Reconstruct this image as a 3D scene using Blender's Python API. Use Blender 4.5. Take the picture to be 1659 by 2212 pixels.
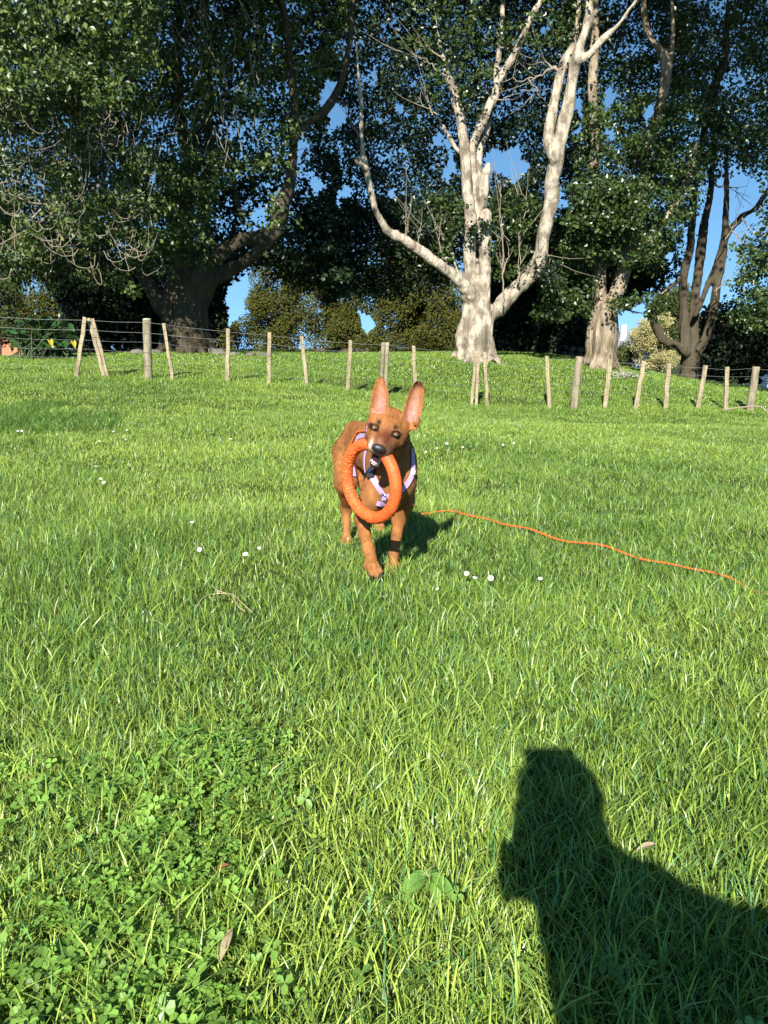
import bpy, math, random
import numpy as np
from mathutils import Vector, Matrix
from mathutils.bvhtree import BVHTree
for o in list(bpy.data.objects): bpy.data.objects.remove(o)
SC = bpy.context.scene; COL = SC.collection
rng = np.random.default_rng(7); random.seed(7)
R = math.radians
# ------------------------------------------------------------------ camera, sky, sun, exposure
CAMH = 0.88; PITCH = R(12.0); F = 1662.0; CX, CY = 829.5, 1106.0
cd = bpy.data.cameras.new('camera'); cam = bpy.data.objects.new('camera', cd); COL.objects.link(cam)
cam.location = (0, 0, CAMH); cam.rotation_euler = (R(90) - PITCH, 0, 0)
cd.sensor_fit = 'HORIZONTAL'; cd.sensor_width = 27.0; cd.lens = 27.0*F/1659.0
cd.clip_start = 0.02; cd.clip_end = 6000
SC.camera = cam
SC.render.resolution_x = 768; SC.render.resolution_y = 1024
SUN_EL = R(32); SUN_AZ = R(191.5)
S = Vector((math.sin(SUN_AZ)*math.cos(SUN_EL), math.cos(SUN_AZ)*math.cos(SUN_EL), math.sin(SUN_EL)))
W = bpy.data.worlds.new('World'); SC.world = W; W.use_nodes = True
nt = W.node_tree; nt.nodes.clear()
sky = nt.nodes.new('ShaderNodeTexSky'); sky.sky_type = 'NISHITA'; sky.sun_disc = False
sky.sun_elevation = SUN_EL; sky.sun_rotation = SUN_AZ; sky.air_density = 1.0; sky.dust_density = 0.0; sky.altitude = 2500; sky.ozone_density = 2.5
bg = nt.nodes.new('ShaderNodeBackground'); bg.inputs['Strength'].default_value = 0.072
wo = nt.nodes.new('ShaderNodeOutputWorld')
hs_ = nt.nodes.new('ShaderNodeHueSaturation'); hs_.inputs['Saturation'].default_value = 1.10; hs_.inputs['Hue'].default_value = .487; hs_.inputs['Value'].default_value = 1.22; tcw = nt.nodes.new('ShaderNodeTexCoord'); va = nt.nodes.new('ShaderNodeVectorMath'); va.inputs[1].default_value = (0, 0, .16); nt.links.new(tcw.outputs['Generated'], va.inputs[0]); vn_ = nt.nodes.new('ShaderNodeVectorMath'); vn_.operation = 'NORMALIZE'; nt.links.new(va.outputs[0], vn_.inputs[0]); nt.links.new(vn_.outputs[0], sky.inputs[0]); nt.links.new(sky.outputs[0], hs_.inputs['Color']); nt.links.new(hs_.outputs[0], bg.inputs[0]); nt.links.new(bg.outputs[0], wo.inputs[0])
sl = bpy.data.lights.new('sun', 'SUN'); sl.energy = 5.0; sl.angle = R(0.53); sl.color = (1.0, 0.955, 0.88)
so = bpy.data.objects.new('sun', sl); COL.objects.link(so); so.rotation_euler = S.to_track_quat('Z', 'Y').to_euler()
so.location = (-2, -8, 9)
SC.view_settings.view_transform = 'Standard'; SC.view_settings.look = 'None'
SC.view_settings.exposure = 1.12; SC.view_settings.gamma = 1.0
SC.render.engine = 'CYCLES'
SC.cycles.max_bounces = 6; SC.cycles.transparent_max_bounces = 4; SC.cycles.diffuse_bounces = 3

# ------------------------------------------------------------------ helpers
cp, sp = math.cos(PITCH), math.sin(PITCH)
def P(px, py, D):
    """point at forward distance D seen at photo position (px, py) of a 1659 x 2212 frame"""
    x = (px - CX)/F; v = (py - CY)/F
    d = np.array([x, cp - v*sp, -sp - v*cp]); return d*(D/d[1]) + np.array([0, 0, CAMH])
def PV(px, py, D):
    x = (px - CX)/F; v = (py - CY)/F
    dy = cp - v*sp; t = D/dy
    return np.stack([x*t, D + 0*x, (-sp - v*cp)*t + CAMH], -1)
def proj(p):
    p = np.asarray(p, float); y = p[..., 1]; z = p[..., 2] - CAMH
    dep = y*cp - z*sp; dn = -(y*sp + z*cp)
    return CX + F*p[..., 0]/dep, CY + F*dn/dep, dep

def _h(ix, iy, iz, s):
    n = (ix.astype(np.int64)*374761393 + iy.astype(np.int64)*668265263 + iz.astype(np.int64)*2147483647 + s*1274126177) & 0xffffffff
    n = ((n ^ (n >> 13))*1274126177) & 0xffffffff
    n = (n ^ (n >> 16)) & 0xffff
    return n/32767.5 - 1
def vnoise(p, f=1.0, s=0):
    p = np.asarray(p, float)*np.asarray(f); i = np.floor(p).astype(np.int64); u = p - i; u = u*u*(3 - 2*u); r = 0
    for a in (0, 1):
        for b in (0, 1):
            for c in (0, 1):
                w = (u[..., 0] if a else 1-u[..., 0])*(u[..., 1] if b else 1-u[..., 1])*(u[..., 2] if c else 1-u[..., 2])
                r = r + w*_h(i[..., 0]+a, i[..., 1]+b, i[..., 2]+c, s)
    return r
def fbm(p, f=1.0, s=0, o=3):
    f = np.asarray(f, float); return sum(vnoise(p, f*2**k, s+k)*0.5**k for k in range(o))

def mk_mesh(name, V, Q, mat=None, parent=None, smooth=True, cols=None, attrs=None):
    V = np.ascontiguousarray(V, np.float32).reshape(-1, 3); Q = np.ascontiguousarray(Q, np.int32)
    k = Q.shape[1]; m = len(Q)
    me = bpy.data.meshes.new(name)
    me.vertices.add(len(V)); me.vertices.foreach_set('co', V.ravel())
    me.loops.add(m*k); me.loops.foreach_set('vertex_index', Q.ravel())
    me.polygons.add(m); me.polygons.foreach_set('loop_start', np.arange(0, m*k, k, dtype=np.int32))
    me.polygons.foreach_set('loop_total', np.full(m, k, np.int32))
    me.polygons.foreach_set('use_smooth', np.full(m, smooth, bool))
    me.update(calc_edges=True)
    if cols is not None:
        a = me.color_attributes.new('col', 'FLOAT_COLOR', 'POINT')
        c = np.ones((len(V), 4), np.float32); c[:, :3] = cols; a.data.foreach_set('color', c.ravel())
    for n, v in (attrs or {}).items():
        a = me.attributes.new(n, 'FLOAT', 'POINT'); a.data.foreach_set('value', np.ascontiguousarray(v, np.float32))
    if mat: me.materials.append(mat)
    o = bpy.data.objects.new(name, me); COL.objects.link(o)
    if parent is not None:
        o.parent = parent; o.matrix_parent_inverse = Matrix.Translation(parent.location).inverted()
    return o
def tag(o, label=None, cat=None, group=None, kind=None):
    if label: o['label'] = label
    if cat: o['category'] = cat
    if group: o['group'] = group
    if kind: o['kind'] = kind
    return o
def empty(name, loc, label, cat, group=None):
    o = bpy.data.objects.new(name, None); COL.objects.link(o); o.location = tuple(float(v) for v in loc); o.empty_display_size = 0.1
    return tag(o, label, cat, group)
class MB:
    """collects quads into one mesh"""
    def __init__(s): s.V = []; s.Q = []; s.n = 0; s.C = []
    def add(s, V, Q, c=None):
        V = np.asarray(V, float).reshape(-1, 3); s.V.append(V); s.Q.append(np.asarray(Q, int) + s.n); s.n += len(V)
        if c is not None: s.C.append(np.tile(np.asarray(c, float), (len(V), 1)))
    def tube(s, pts, rad, n=8, cap=True, c=None, flat=1.0, wob=0):
        pts = np.asarray(pts, float); m = len(pts); rad = np.broadcast_to(np.asarray(rad, float), (m,))
        T = np.gradient(pts, axis=0); T /= np.linalg.norm(T, axis=1)[:, None] + 1e-9
        ref = np.array([0, 0, 1.0]) if abs(T[0][2]) < .9 else np.array([1.0, 0, 0])
        U = np.zeros_like(pts); u = np.cross(T[0], ref); u /= np.linalg.norm(u)
        for i in range(m):
            u = u - T[i]*np.dot(u, T[i]); u /= np.linalg.norm(u) + 1e-9; U[i] = u
        B = np.cross(T, U); a = np.arange(n)*2*np.pi/n
        ring = pts[:, None] + rad[:, None, None]*(np.cos(a)[None, :, None]*U[:, None] + flat*np.sin(a)[None, :, None]*B[:, None])
        if wob: ring = ring + wob*rad[:, None, None]*np.random.default_rng(m+n).normal(size=ring.shape)
        V = ring.reshape(-1, 3); i = np.arange(m-1)[:, None]*n; j = np.arange(n)[None]; k = (j+1) % n
        Q = np.stack([i+j, i+k, i+n+k, i+n+j], -1).reshape(-1, 4)
        if cap:
            V = np.vstack([V, pts[0], pts[-1]]); e0, e1 = m*n, m*n+1; j = np.arange(0, n, 2)
            Q = np.vstack([Q, np.stack([np.full(len(j), e0), (j+2) % n, (j+1) % n, j], -1), np.stack([np.full(len(j), e1), (m-1)*n+j, (m-1)*n+(j+1) % n, (m-1)*n+(j+2) % n], -1)])
        s.add(V, Q, c)
    def box(s, c, size, M=None, taper=1.0, col=None):
        x, y, z = np.asarray(size, float)/2
        V = np.array([[-x, -y, -z], [x, -y, -z], [x, y, -z], [-x, y, -z], [-x*taper, -y*taper, z], [x*taper, -y*taper, z], [x*taper, y*taper, z], [-x*taper, y*taper, z]])
        if M is not None: V = V @ np.asarray(M).T
        s.add(V + np.asarray(c), [[3, 2, 1, 0], [4, 5, 6, 7], [0, 1, 5, 4], [1, 2, 6, 5], [2, 3, 7, 6], [3, 0, 4, 7]], col)
    def ball(s, c, r, n=12, m=8, M=None, col=None):
        th = np.linspace(0, np.pi, m+1); ph = np.arange(n)*2*np.pi/n
        V = np.stack([np.sin(th)[:, None]*np.cos(ph), np.sin(th)[:, None]*np.sin(ph), np.cos(th)[:, None]+0*ph], -1).reshape(-1, 3)*np.asarray(r)
        if M is not None: V = V @ np.asarray(M).T
        i = np.arange(m)[:, None]*n; j = np.arange(n)[None]; k = (j+1) % n
        s.add(V + np.asarray(c), np.stack([i+j, i+n+j, i+n+k, i+k], -1).reshape(-1, 4), col)
    def build(s, name, mat, parent=None, smooth=True):
        return mk_mesh(name, np.vstack(s.V), np.vstack(s.Q), mat, parent, smooth, np.vstack(s.C) if s.C else None)
def spline(pts, n=6):
    pts = np.asarray(pts, float); q = np.vstack([2*pts[0]-pts[1], pts, 2*pts[-1]-pts[-2]]); out = []
    for i in range(1, len(q)-2):
        t = np.linspace(0, 1, n, endpoint=False)[:, None]
        out.append(.5*((2*q[i]) + (-q[i-1]+q[i+1])*t + (2*q[i-1]-5*q[i]+4*q[i+1]-q[i+2])*t**2 + (-q[i-1]+3*q[i]-3*q[i+1]+q[i+2])*t**3))
    return np.vstack(out + [pts[-1:]])

class SDF:
    def __init__(s, lo, hi, h):
        s.lo = np.asarray(lo, float); s.h = h; s.n = np.ceil((np.asarray(hi)-s.lo)/h).astype(int)+1
        s.d = np.full(s.n, 1.0, np.float32)
    def sub(s, lo, hi):
        a = np.clip(np.floor((np.asarray(lo)-s.lo)/s.h).astype(int), 0, s.n); b = np.clip(np.ceil((np.asarray(hi)-s.lo)/s.h).astype(int)+1, 0, s.n)
        if (b <= a).any(): return None, None
        ax = [(s.lo[i] + np.arange(a[i], b[i])*s.h).astype(np.float32) for i in range(3)]
        return tuple(slice(a[i], b[i]) for i in range(3)), (ax[0][:, None, None], ax[1][None, :, None], ax[2][None, None, :])
    def mix(s, sl, e, k):
        d = s.d[sl]
        if k < 0:                                     # smooth subtract
            k = -k; h = np.clip(.5 - .5*(d+e)/k, 0, 1); s.d[sl] = d*(1-h) + (-e)*h + k*h*(1-h)
        else:
            h = np.clip(.5 + .5*(d-e)/k, 0, 1); s.d[sl] = d*(1-h) + e*h - k*h*(1-h)
    def cap(s, a, b, ra, rb, k=.02, cut=False):
        a = np.asarray(a, float); b = np.asarray(b, float); pad = max(ra, rb) + k + 2*s.h
        sl, g = s.sub(np.minimum(a, b)-pad, np.maximum(a, b)+pad)
        if sl is None: return
        ab = b-a; L = max(float(ab@ab), 1e-9)
        t = np.clip(((g[0]-a[0])*ab[0] + (g[1]-a[1])*ab[1] + (g[2]-a[2])*ab[2])/L, 0, 1)
        e = np.sqrt((g[0]-a[0]-t*ab[0])**2 + (g[1]-a[1]-t*ab[1])**2 + (g[2]-a[2]-t*ab[2])**2) - (ra + (rb-ra)*t)
        s.mix(sl, e, -k if cut else k)
    def chain(s, pts, rad, k=.02):
        for i in range(len(pts)-1): s.cap(pts[i], pts[i+1], rad[i], rad[i+1], k)
    def ell(s, c, r, M=None, k=.02, cut=False):
        c = np.asarray(c, float); r = np.asarray(r, float); M = np.eye(3) if M is None else np.asarray(M)   # columns = axes
        pad = max(r) + k + 2*s.h; sl, g = s.sub(c-pad, c+pad)
        if sl is None: return
        q = [(g[0]-c[0])*M[0, i] + (g[1]-c[1])*M[1, i] + (g[2]-c[2])*M[2, i] for i in range(3)]
        k0 = np.sqrt(sum((q[i]/r[i])**2 for i in range(3))) + 1e-6; k1 = np.sqrt(sum((q[i]/r[i]**2)**2 for i in range(3))) + 1e-6
        s.mix(sl, k0*(k0-1)/k1, -k if cut else k)
    def custom(s, fn, lo, hi, k): 
        sl, g = s.sub(lo, hi); s.mix(sl, fn(g), k)
    def mesh(s):
        d = s.d; sg = d < 0; n = s.n
        c = np.zeros(n-1, np.int8)
        for a in (0, 1):
            for b in (0, 1):
                for e in (0, 1): c += sg[a:n[0]-1+a, b:n[1]-1+b, e:n[2]-1+e]
        act = (c > 0) & (c < 8); I = np.argwhere(act); idx = np.full(act.shape, -1, np.int32); idx[act] = np.arange(len(I))
        off = [(a, b, e) for a in (0, 1) for b in (0, 1) for e in (0, 1)]
        vals = {o: d[I[:, 0]+o[0], I[:, 1]+o[1], I[:, 2]+o[2]].astype(float) for o in off}
        acc = np.zeros((len(I), 3)); cnt = np.zeros(len(I))
        for o in off:
            for ax in range(3):
                if o[ax] == 0:
                    p = list(o); p[ax] = 1; p = tuple(p); v0, v1 = vals[o], vals[p]; m = (v0 < 0) != (v1 < 0)
                    t = np.where(m, v0/np.where(m, v0-v1, 1), 0); q = np.tile(np.array(o, float), (len(I), 1)); q[:, ax] += t
                    acc += q*m[:, None]; cnt += m
        V = s.lo + (I + acc/cnt[:, None])*s.h; Qs = []
        for ax in range(3):
            a = [slice(None)]*3; b = [slice(None)]*3; a[ax] = slice(0, -1); b[ax] = slice(1, None)
            A = sg[tuple(a)]; B = sg[tuple(b)]; E = np.argwhere(A != B); o1, o2 = (ax+1) % 3, (ax+2) % 3
            E = E[(E[:, o1] > 0) & (E[:, o2] > 0) & (E[:, o1] < n[o1]-1) & (E[:, o2] < n[o2]-1)]
            fl = A[E[:, 0], E[:, 1], E[:, 2]]
            def cell(d1, d2):
                q = E.copy(); q[:, o1] -= d1; q[:, o2] -= d2; return idx[q[:, 0], q[:, 1], q[:, 2]]
            q = np.stack([cell(1, 1), cell(0, 1), cell(0, 0), cell(1, 0)], -1); q[~fl] = q[~fl][:, ::-1]; Qs.append(q)
        return V, np.vstack(Qs)
def vnormals(V, Q):
    n = np.cross(V[Q[:, 2]]-V[Q[:, 0]], V[Q[:, 3]]-V[Q[:, 1]]); N = np.zeros_like(V)
    for i in range(4): np.add.at(N, Q[:, i], n)
    return N/(np.linalg.norm(N, axis=1)[:, None]+1e-12)
def relax(V, Q, it=2, w=.5):
    for _ in range(it):
        A = np.zeros_like(V); c = np.zeros(len(V))
        for i in range(4):
            for j in ((i+1) % 4, (i+3) % 4): np.add.at(A, Q[:, i], V[Q[:, j]]); np.add.at(c, Q[:, i], 1)
        V = V*(1-w) + w*A/c[:, None]
    return V

# ------------------------------------------------------------------ materials
def mat(name, color=(.5, .5, .5), rough=.6, attr=None, spec=.4, noise=None, bump=None, trans=0, metallic=0, ramp=None, hue=None, coat=0):
    """noise=(scale xyz, second colour, contrast); bump=(scale xyz, strength, distance); ramp = colours over the per-leaf random attribute"""
    m = bpy.data.materials.new(name); m.use_nodes = True; t = m.node_tree; L = t.links; N = t.nodes
    b = N['Principled BSDF']; b.inputs['Roughness'].default_value = rough; b.inputs['Metallic'].default_value = metallic
    b.inputs['Specular IOR Level'].default_value = spec; b.inputs['Coat Weight'].default_value = coat
    src = None
    tc = N.new('ShaderNodeTexCoord')
    def noi(scale, detail=5):
        mp = N.new('ShaderNodeMapping'); mp.inputs['Scale'].default_value = scale if hasattr(scale, '__len__') else (scale,)*3
        L.new(tc.outputs['Object'], mp.inputs['Vector']); n = N.new('ShaderNodeTexNoise'); n.inputs['Scale'].default_value = 1
        n.inputs['Detail'].default_value = detail; n.inputs['Roughness'].default_value = .62; L.new(mp.outputs[0], n.inputs['Vector']); return n.outputs['Fac']
    if attr:
        a = N.new('ShaderNodeAttribute'); a.attribute_name = attr; src = a.outputs['Color']
    elif ramp:
        a = N.new('ShaderNodeAttribute'); a.attribute_name = 'v'; cr = N.new('ShaderNodeValToRGB'); e = cr.color_ramp.elements
        while len(e) < len(ramp): e.new(.5)
        for i, (p, c) in enumerate(ramp): e[i].position = p; e[i].color = (*c, 1)
        L.new(a.outputs['Fac'], cr.inputs[0]); src = cr.outputs[0]
    if noise:
        f = noi(noise[0]); mr = N.new('ShaderNodeMapRange'); w = noise[2]
        mr.inputs['From Min'].default_value = .5-w; mr.inputs['From Max'].default_value = .5+w; L.new(f, mr.inputs['Value'])
        mx = N.new('ShaderNodeMix'); mx.data_type = 'RGBA'; L.new(mr.outputs[0], mx.inputs[0])
        if src: L.new(src, mx.inputs[6]); mu = N.new('ShaderNodeMix'); mu.data_type = 'RGBA'; mu.blend_type = 'MULTIPLY'; mu.inputs[0].default_value = 1; L.new(src, mu.inputs[6]); mu.inputs[7].default_value = (*noise[1], 1); L.new(mu.outputs[2], mx.inputs[7])
        else: mx.inputs[6].default_value = (*color, 1); mx.inputs[7].default_value = (*noise[1], 1)
        src = mx.outputs[2]
    if src: L.new(src, b.inputs['Base Color'])
    else: b.inputs['Base Color'].default_value = (*color, 1)
    if bump:
        bn = N.new('ShaderNodeBump'); bn.inputs['Strength'].default_value = bump[1]; bn.inputs['Distance'].default_value = bump[2]
        L.new(noi(bump[0], 6), bn.inputs['Height']); L.new(bn.outputs[0], b.inputs['Normal'])
    if trans:
        tr = N.new('ShaderNodeBsdfTranslucent'); ms = N.new('ShaderNodeMixShader'); ms.inputs[0].default_value = trans
        hs = N.new('ShaderNodeHueSaturation'); hs.inputs['Value'].default_value = 1.25; hs.inputs['Hue'].default_value = .485
        if src: L.new(src, hs.inputs['Color'])
        else: hs.inputs['Color'].default_value = (*color, 1)
        L.new(hs.outputs[0], tr.inputs[0]); L.new(b.outputs[0], ms.inputs[1]); L.new(tr.outputs[0], ms.inputs[2]); L.new(ms.outputs[0], N['Material Output'].inputs[0])
    return m
M_soil = mat('soil', (.03, .048, .012), .95, noise=((3, 3, 3), (.045, .06, .016), .2), bump=((60, 60, 60), .6, .02), spec=.1)
M_grass = mat('grass_blade', attr='col', rough=.38, spec=.5, trans=.24)
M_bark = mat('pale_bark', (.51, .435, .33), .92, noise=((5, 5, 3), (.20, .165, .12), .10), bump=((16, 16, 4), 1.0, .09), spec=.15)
M_bark4 = mat('shaded_bark', (.105, .083, .055), .95, noise=((6, 6, 1.6), (.04, .036, .02), .2), bump=((16, 16, 3), 1.0, .09), spec=.1)  # tan bark darkened in colour to hold the crown's shade on the trunk
M_bark2 = mat('brown_bark', (.40, .32, .225), .9, noise=((8, 8, 1.8), (.10, .08, .045), .16), bump=((16, 16, 3), 1.0, .09), spec=.15)
M_bark3 = mat('dark_bark', (.085, .07, .05), .95, noise=((3, 3, 1.3), (.06, .05, .03), .25), bump=((20, 20, 4), .8, .03), spec=.1)
M_twig = mat('twig_bark', (.27, .235, .18), .85, noise=((4, 4, 4), (.22, .18, .12), .2), spec=.2)
def leafmat(name, a, b, c, rough=.36, trans=.18, spec=.5): return mat(name, rough=rough, spec=spec, trans=trans, ramp=[(0, a), (.6, b), (1, c)])
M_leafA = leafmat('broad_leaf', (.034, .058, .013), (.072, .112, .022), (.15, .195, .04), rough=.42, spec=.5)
M_leafB = leafmat('shade_dark_leaf', (.008, .018, .006), (.014, .030, .009), (.035, .062, .018), trans=.08, rough=.4)  # leaf colour lowered so the shade of the inner crown is painted in
M_leafC = leafmat('mid_leaf', (.022, .042, .010), (.046, .078, .016), (.095, .14, .032))
M_conif = leafmat('olive_foliage', (.045, .052, .010), (.085, .092, .018), (.13, .115, .03), rough=.8, trans=.15, spec=.1)
M_conif2 = leafmat('green_foliage', (.04, .055, .02), (.07, .09, .028), (.11, .12, .035), rough=.7, trans=.15, spec=.1)
M_hedge = leafmat('hedge_foliage', (.008, .016, .006), (.014, .026, .010), (.035, .05, .014), rough=.5, trans=.05, spec=.25)  # dark evergreen, its colour lowered further to stand for deep shade
M_bush = leafmat('yellow_foliage', (.22, .20, .07), (.40, .36, .15), (.55, .50, .27), rough=.7, trans=.2, spec=.2)
M_gold = leafmat('gold_leaf', (.35, .22, .02), (.5, .34, .03), (.2, .2, .03), rough=.6)
M_post = mat('weathered_timber', (.33, .285, .19), .9, noise=((14, 14, 2.5), (.14, .115, .075), .18), bump=((60, 60, 6), .6, .01), spec=.15)
M_batten = mat('pale_timber', (.40, .33, .20), .9, noise=((16, 16, 3), (.17, .135, .09), .18), bump=((60, 60, 6), .6, .006), spec=.15)
M_lichen = mat('lichen', (.5, .52, .40), .95, noise=((60, 60, 60), (.3, .3, .2), .2))
M_wire = mat('galvanised_wire', (.24, .24, .22), .6, metallic=.3)
M_stone = mat('stone', (.20, .18, .15), .95, noise=((5, 5, 5), (.09, .085, .06), .2), bump=((20, 20, 20), .8, .03))

# ------------------------------------------------------------------ terrain
ctrl = []
for x in (-4, -1.5, 1.5, 4):
    for y in (-6, -2, 1, 4): ctrl.append((x, y, 0))
for x, y, z in ((-4, 6, .02), (0, 6, 0), (4, 6, -.02), (-5, 9, .1), (0, 9, .02), (5, 9, -.12), (12, 4, -.05), (-12, 4, .05)): ctrl.append((x, y, z))
FD = lambda px: 13.3 + 3.6*max(0, min(1, (px-150)/1500))**1.1      # fence distance along the photo
for px, py in ((-150, 816), (165, 820), (318, 823), (490, 830), (660, 840), (830, 860), (1050, 880), (1250, 886), (1440, 888), (1640, 891), (1850, 900)):
    ctrl.append(tuple(P(px, py, FD(px))))
for px, py, D in ((-100, 772, 19), (150, 768, 19), (405, 762, 19), (640, 768, 20), (850, 768, 21), (1030, 776, 20), (1180, 782, 21), (1294, 792, 21), (1400, 808, 22), (1485, 818, 23), (1580, 830, 24), (1659, 843, 24), (1800, 860, 24),
                  (1150, 766, 26), (900, 764, 24)):
    ctrl.append(tuple(P(px, py, D)))
for x, y, z in ((-14, 30, -.2), (0, 30, 0), (-20, 20, .8), (-20, 12, .5), (9, 31, -.9), (18, 22, -1.3), (22, 30, -1.6), (-8, 30, 0)): ctrl.append((x, y, z))
ctrl = np.array(ctrl, float)
def tpsk(r2): return r2*np.log(r2+1e-9)*.5
n_ = len(ctrl); K = tpsk(((ctrl[:, None, :2]-ctrl[None, :, :2])**2).sum(-1)) + np.eye(n_)*.4
A_ = np.zeros((n_+3, n_+3)); A_[:n_, :n_] = K; A_[:n_, n_] = 1; A_[:n_, n_+1:] = ctrl[:, :2]; A_[n_, :n_] = 1; A_[n_+1:, :n_] = ctrl[:, :2].T
wt = np.linalg.solve(A_, np.concatenate([ctrl[:, 2], [0, 0, 0]]))
def gz(x, y):
    x = np.asarray(x, float); y = np.asarray(y, float); shp = np.broadcast(x, y).shape; x = np.broadcast_to(x, shp).ravel(); y = np.broadcast_to(y, shp).ravel()
    xc = np.clip(x, -22, 22); yc = np.clip(y, -8, 34); out = np.empty(len(x))
    for i in range(0, len(x), 100000):
        a, b = xc[i:i+100000], yc[i:i+100000]
        out[i:i+100000] = tpsk((a[:, None]-ctrl[:, 0])**2 + (b[:, None]-ctrl[:, 1])**2) @ wt[:n_] + wt[n_] + wt[n_+1]*a + wt[n_+2]*b
    f = np.clip((y-27)/14, 0, 1); f = f*f*(3-2*f); out = out*(1-f) + (-2.2)*f
    f2 = np.clip((np.abs(x)-20)/15, 0, 1); out = out*(1-f2) + np.minimum(out, -1.0)*f2
    p = np.stack([x, y, 0*x], -1); near = np.clip(1-(y-14)/20, .3, 1)
    out = out + .018*vnoise(p, 2.2, 3)*near + .035*vnoise(p, .6, 5)*near
    return out.reshape(shp)
ys = np.concatenate([np.linspace(-9, 0, 40, endpoint=False), np.linspace(0, 6, 70, endpoint=False), np.linspace(6, 32, 130, endpoint=False), 32*np.geomspace(1, 120, 50)])
ts = np.concatenate([-np.geomspace(3000, 12, 26, endpoint=False), np.linspace(-12, 12, 150), np.geomspace(12, 3000, 27)[1:]])
XX, YY = np.meshgrid(ts, ys, indexing='ij'); ZZ = gz(XX, YY)
V = np.stack([XX, YY, ZZ], -1).reshape(-1, 3); nx, ny = XX.shape
i = (np.arange(nx-1)[:, None]*ny + np.arange(ny-1)[None]); Q = np.stack([i, i+ny, i+ny+1, i+1], -1).reshape(-1, 4)
tag(mk_mesh('ground', V, Q, M_soil), 'grassy paddock soil rising to a low mound under the trees', kind='structure')

# ------------------------------------------------------------------ grass
def blades(D, xs, h, w, lean, col, lv=4, seed=1):
    g = np.random.default_rng(seed); n = len(D)
    z = gz(xs, D) - .004; base = np.stack([xs, D, z], -1)
    az = g.uniform(0, 2*np.pi, n) ; d = np.stack([np.cos(az), np.sin(az), 0*az], -1)
    tw = az + np.pi/2 + g.normal(0, .7, n); sd = np.stack([np.cos(tw), np.sin(tw), g.normal(0, .15, n)], -1)
    t = np.linspace(0, 1, lv)[None, :, None]
    wid = np.array([.75, 1.0, .72, .12])[None, :, None] if lv == 4 else np.array([.9, .85, .15])[None, :, None]
    l = lean[:, None, None]; H = h[:, None, None]
    c = base[:, None] + H*(t - .38*l*t*t)*np.array([0, 0, 1.0]) + H*l*(.25*t + .85*t**2)*d[:, None]
    a = c + sd[:, None]*wid*w[:, None, None]*.5; b = c - sd[:, None]*wid*w[:, None, None]*.5
    V = np.stack([a, b], 2).reshape(n, lv*2, 3)
    k = np.arange(lv-1)*2; q = np.stack([k, k+1, k+3, k+2], -1); Q = (np.arange(n)[:, None, None]*lv*2 + q[None]).reshape(-1, 4)
    tt = np.repeat(np.linspace(0, 1, lv), 2)[None, :, None]
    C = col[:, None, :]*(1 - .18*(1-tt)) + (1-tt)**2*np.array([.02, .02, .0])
    return V.reshape(-1, 3), Q, np.broadcast_to(C, (n, lv*2, 3)).reshape(-1, 3)
def gcol(xs, D, g):
    n = len(xs); p = np.stack([xs, D, 0*xs], -1)
    t = np.clip(.55 + .28*fbm(p, .9, 11) + .30*g.normal(size=n), 0, 1)[:, None]
    dark = np.array([.082, .180, .026]); lite = np.array([.375, .505, .085]); c = dark*(1-t) + lite*t
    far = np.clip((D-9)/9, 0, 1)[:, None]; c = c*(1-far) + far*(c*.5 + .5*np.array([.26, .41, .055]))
    dry = g.random(n) < .006 + .008*(vnoise(p, 1.7, 21) > .45); c[dry] = np.array([.40, .36, .18])*g.uniform(.6, 1.2, (dry.sum(), 1))
    blu = g.random(n) < .14; c[blu] = np.array([.11, .25, .085])*g.uniform(.8, 1.3, (blu.sum(), 1))
    return c
def sampleD(n, d0, d1, pw, g):
    dd = np.linspace(d0, d1, 2000); w = np.minimum(1, 1.5/dd)**pw*(dd*1.06+1.4); cdf = np.cumsum(w); cdf /= cdf[-1]
    D = np.interp(g.random(n), cdf, dd); xs = g.uniform(-1, 1, n)*(D*.53 + .7); return D, xs
Vs, Qs, Cs, off = [], [], [], 0
def addb(r):
    global off
    Vs.append(r[0]); Qs.append(r[1]+off); Cs.append(r[2]); off += len(r[0])
g = np.random.default_rng(5)
def tuft(xs, D):
    p = np.stack([xs, D, 0*xs], -1); return 1 + .32*vnoise(p, 2.5, 31) + .35*np.clip(vnoise(p, .8, 37), 0, 1) + .30*vnoise(p, 9, 33)
D, xs = sampleD(290000, .45, 5.5, 1.15, g); n = len(D)
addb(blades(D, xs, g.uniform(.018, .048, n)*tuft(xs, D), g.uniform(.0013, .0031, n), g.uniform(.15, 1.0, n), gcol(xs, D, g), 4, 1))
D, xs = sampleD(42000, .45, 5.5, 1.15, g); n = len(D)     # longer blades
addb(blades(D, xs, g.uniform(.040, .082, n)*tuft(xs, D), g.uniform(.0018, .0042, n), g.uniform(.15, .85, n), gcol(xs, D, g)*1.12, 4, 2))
D, xs = sampleD(400000, 5.3, 17, 1.2, g); n = len(D)
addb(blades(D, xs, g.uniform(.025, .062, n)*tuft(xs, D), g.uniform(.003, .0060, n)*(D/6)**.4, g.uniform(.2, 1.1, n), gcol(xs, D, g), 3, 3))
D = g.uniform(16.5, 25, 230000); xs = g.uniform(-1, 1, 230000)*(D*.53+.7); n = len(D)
addb(blades(D, xs, g.uniform(.03, .07, n), g.uniform(.009, .016, n), g.uniform(.2, 1, n), gcol(xs, D, g)*.95, 3, 4))
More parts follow.
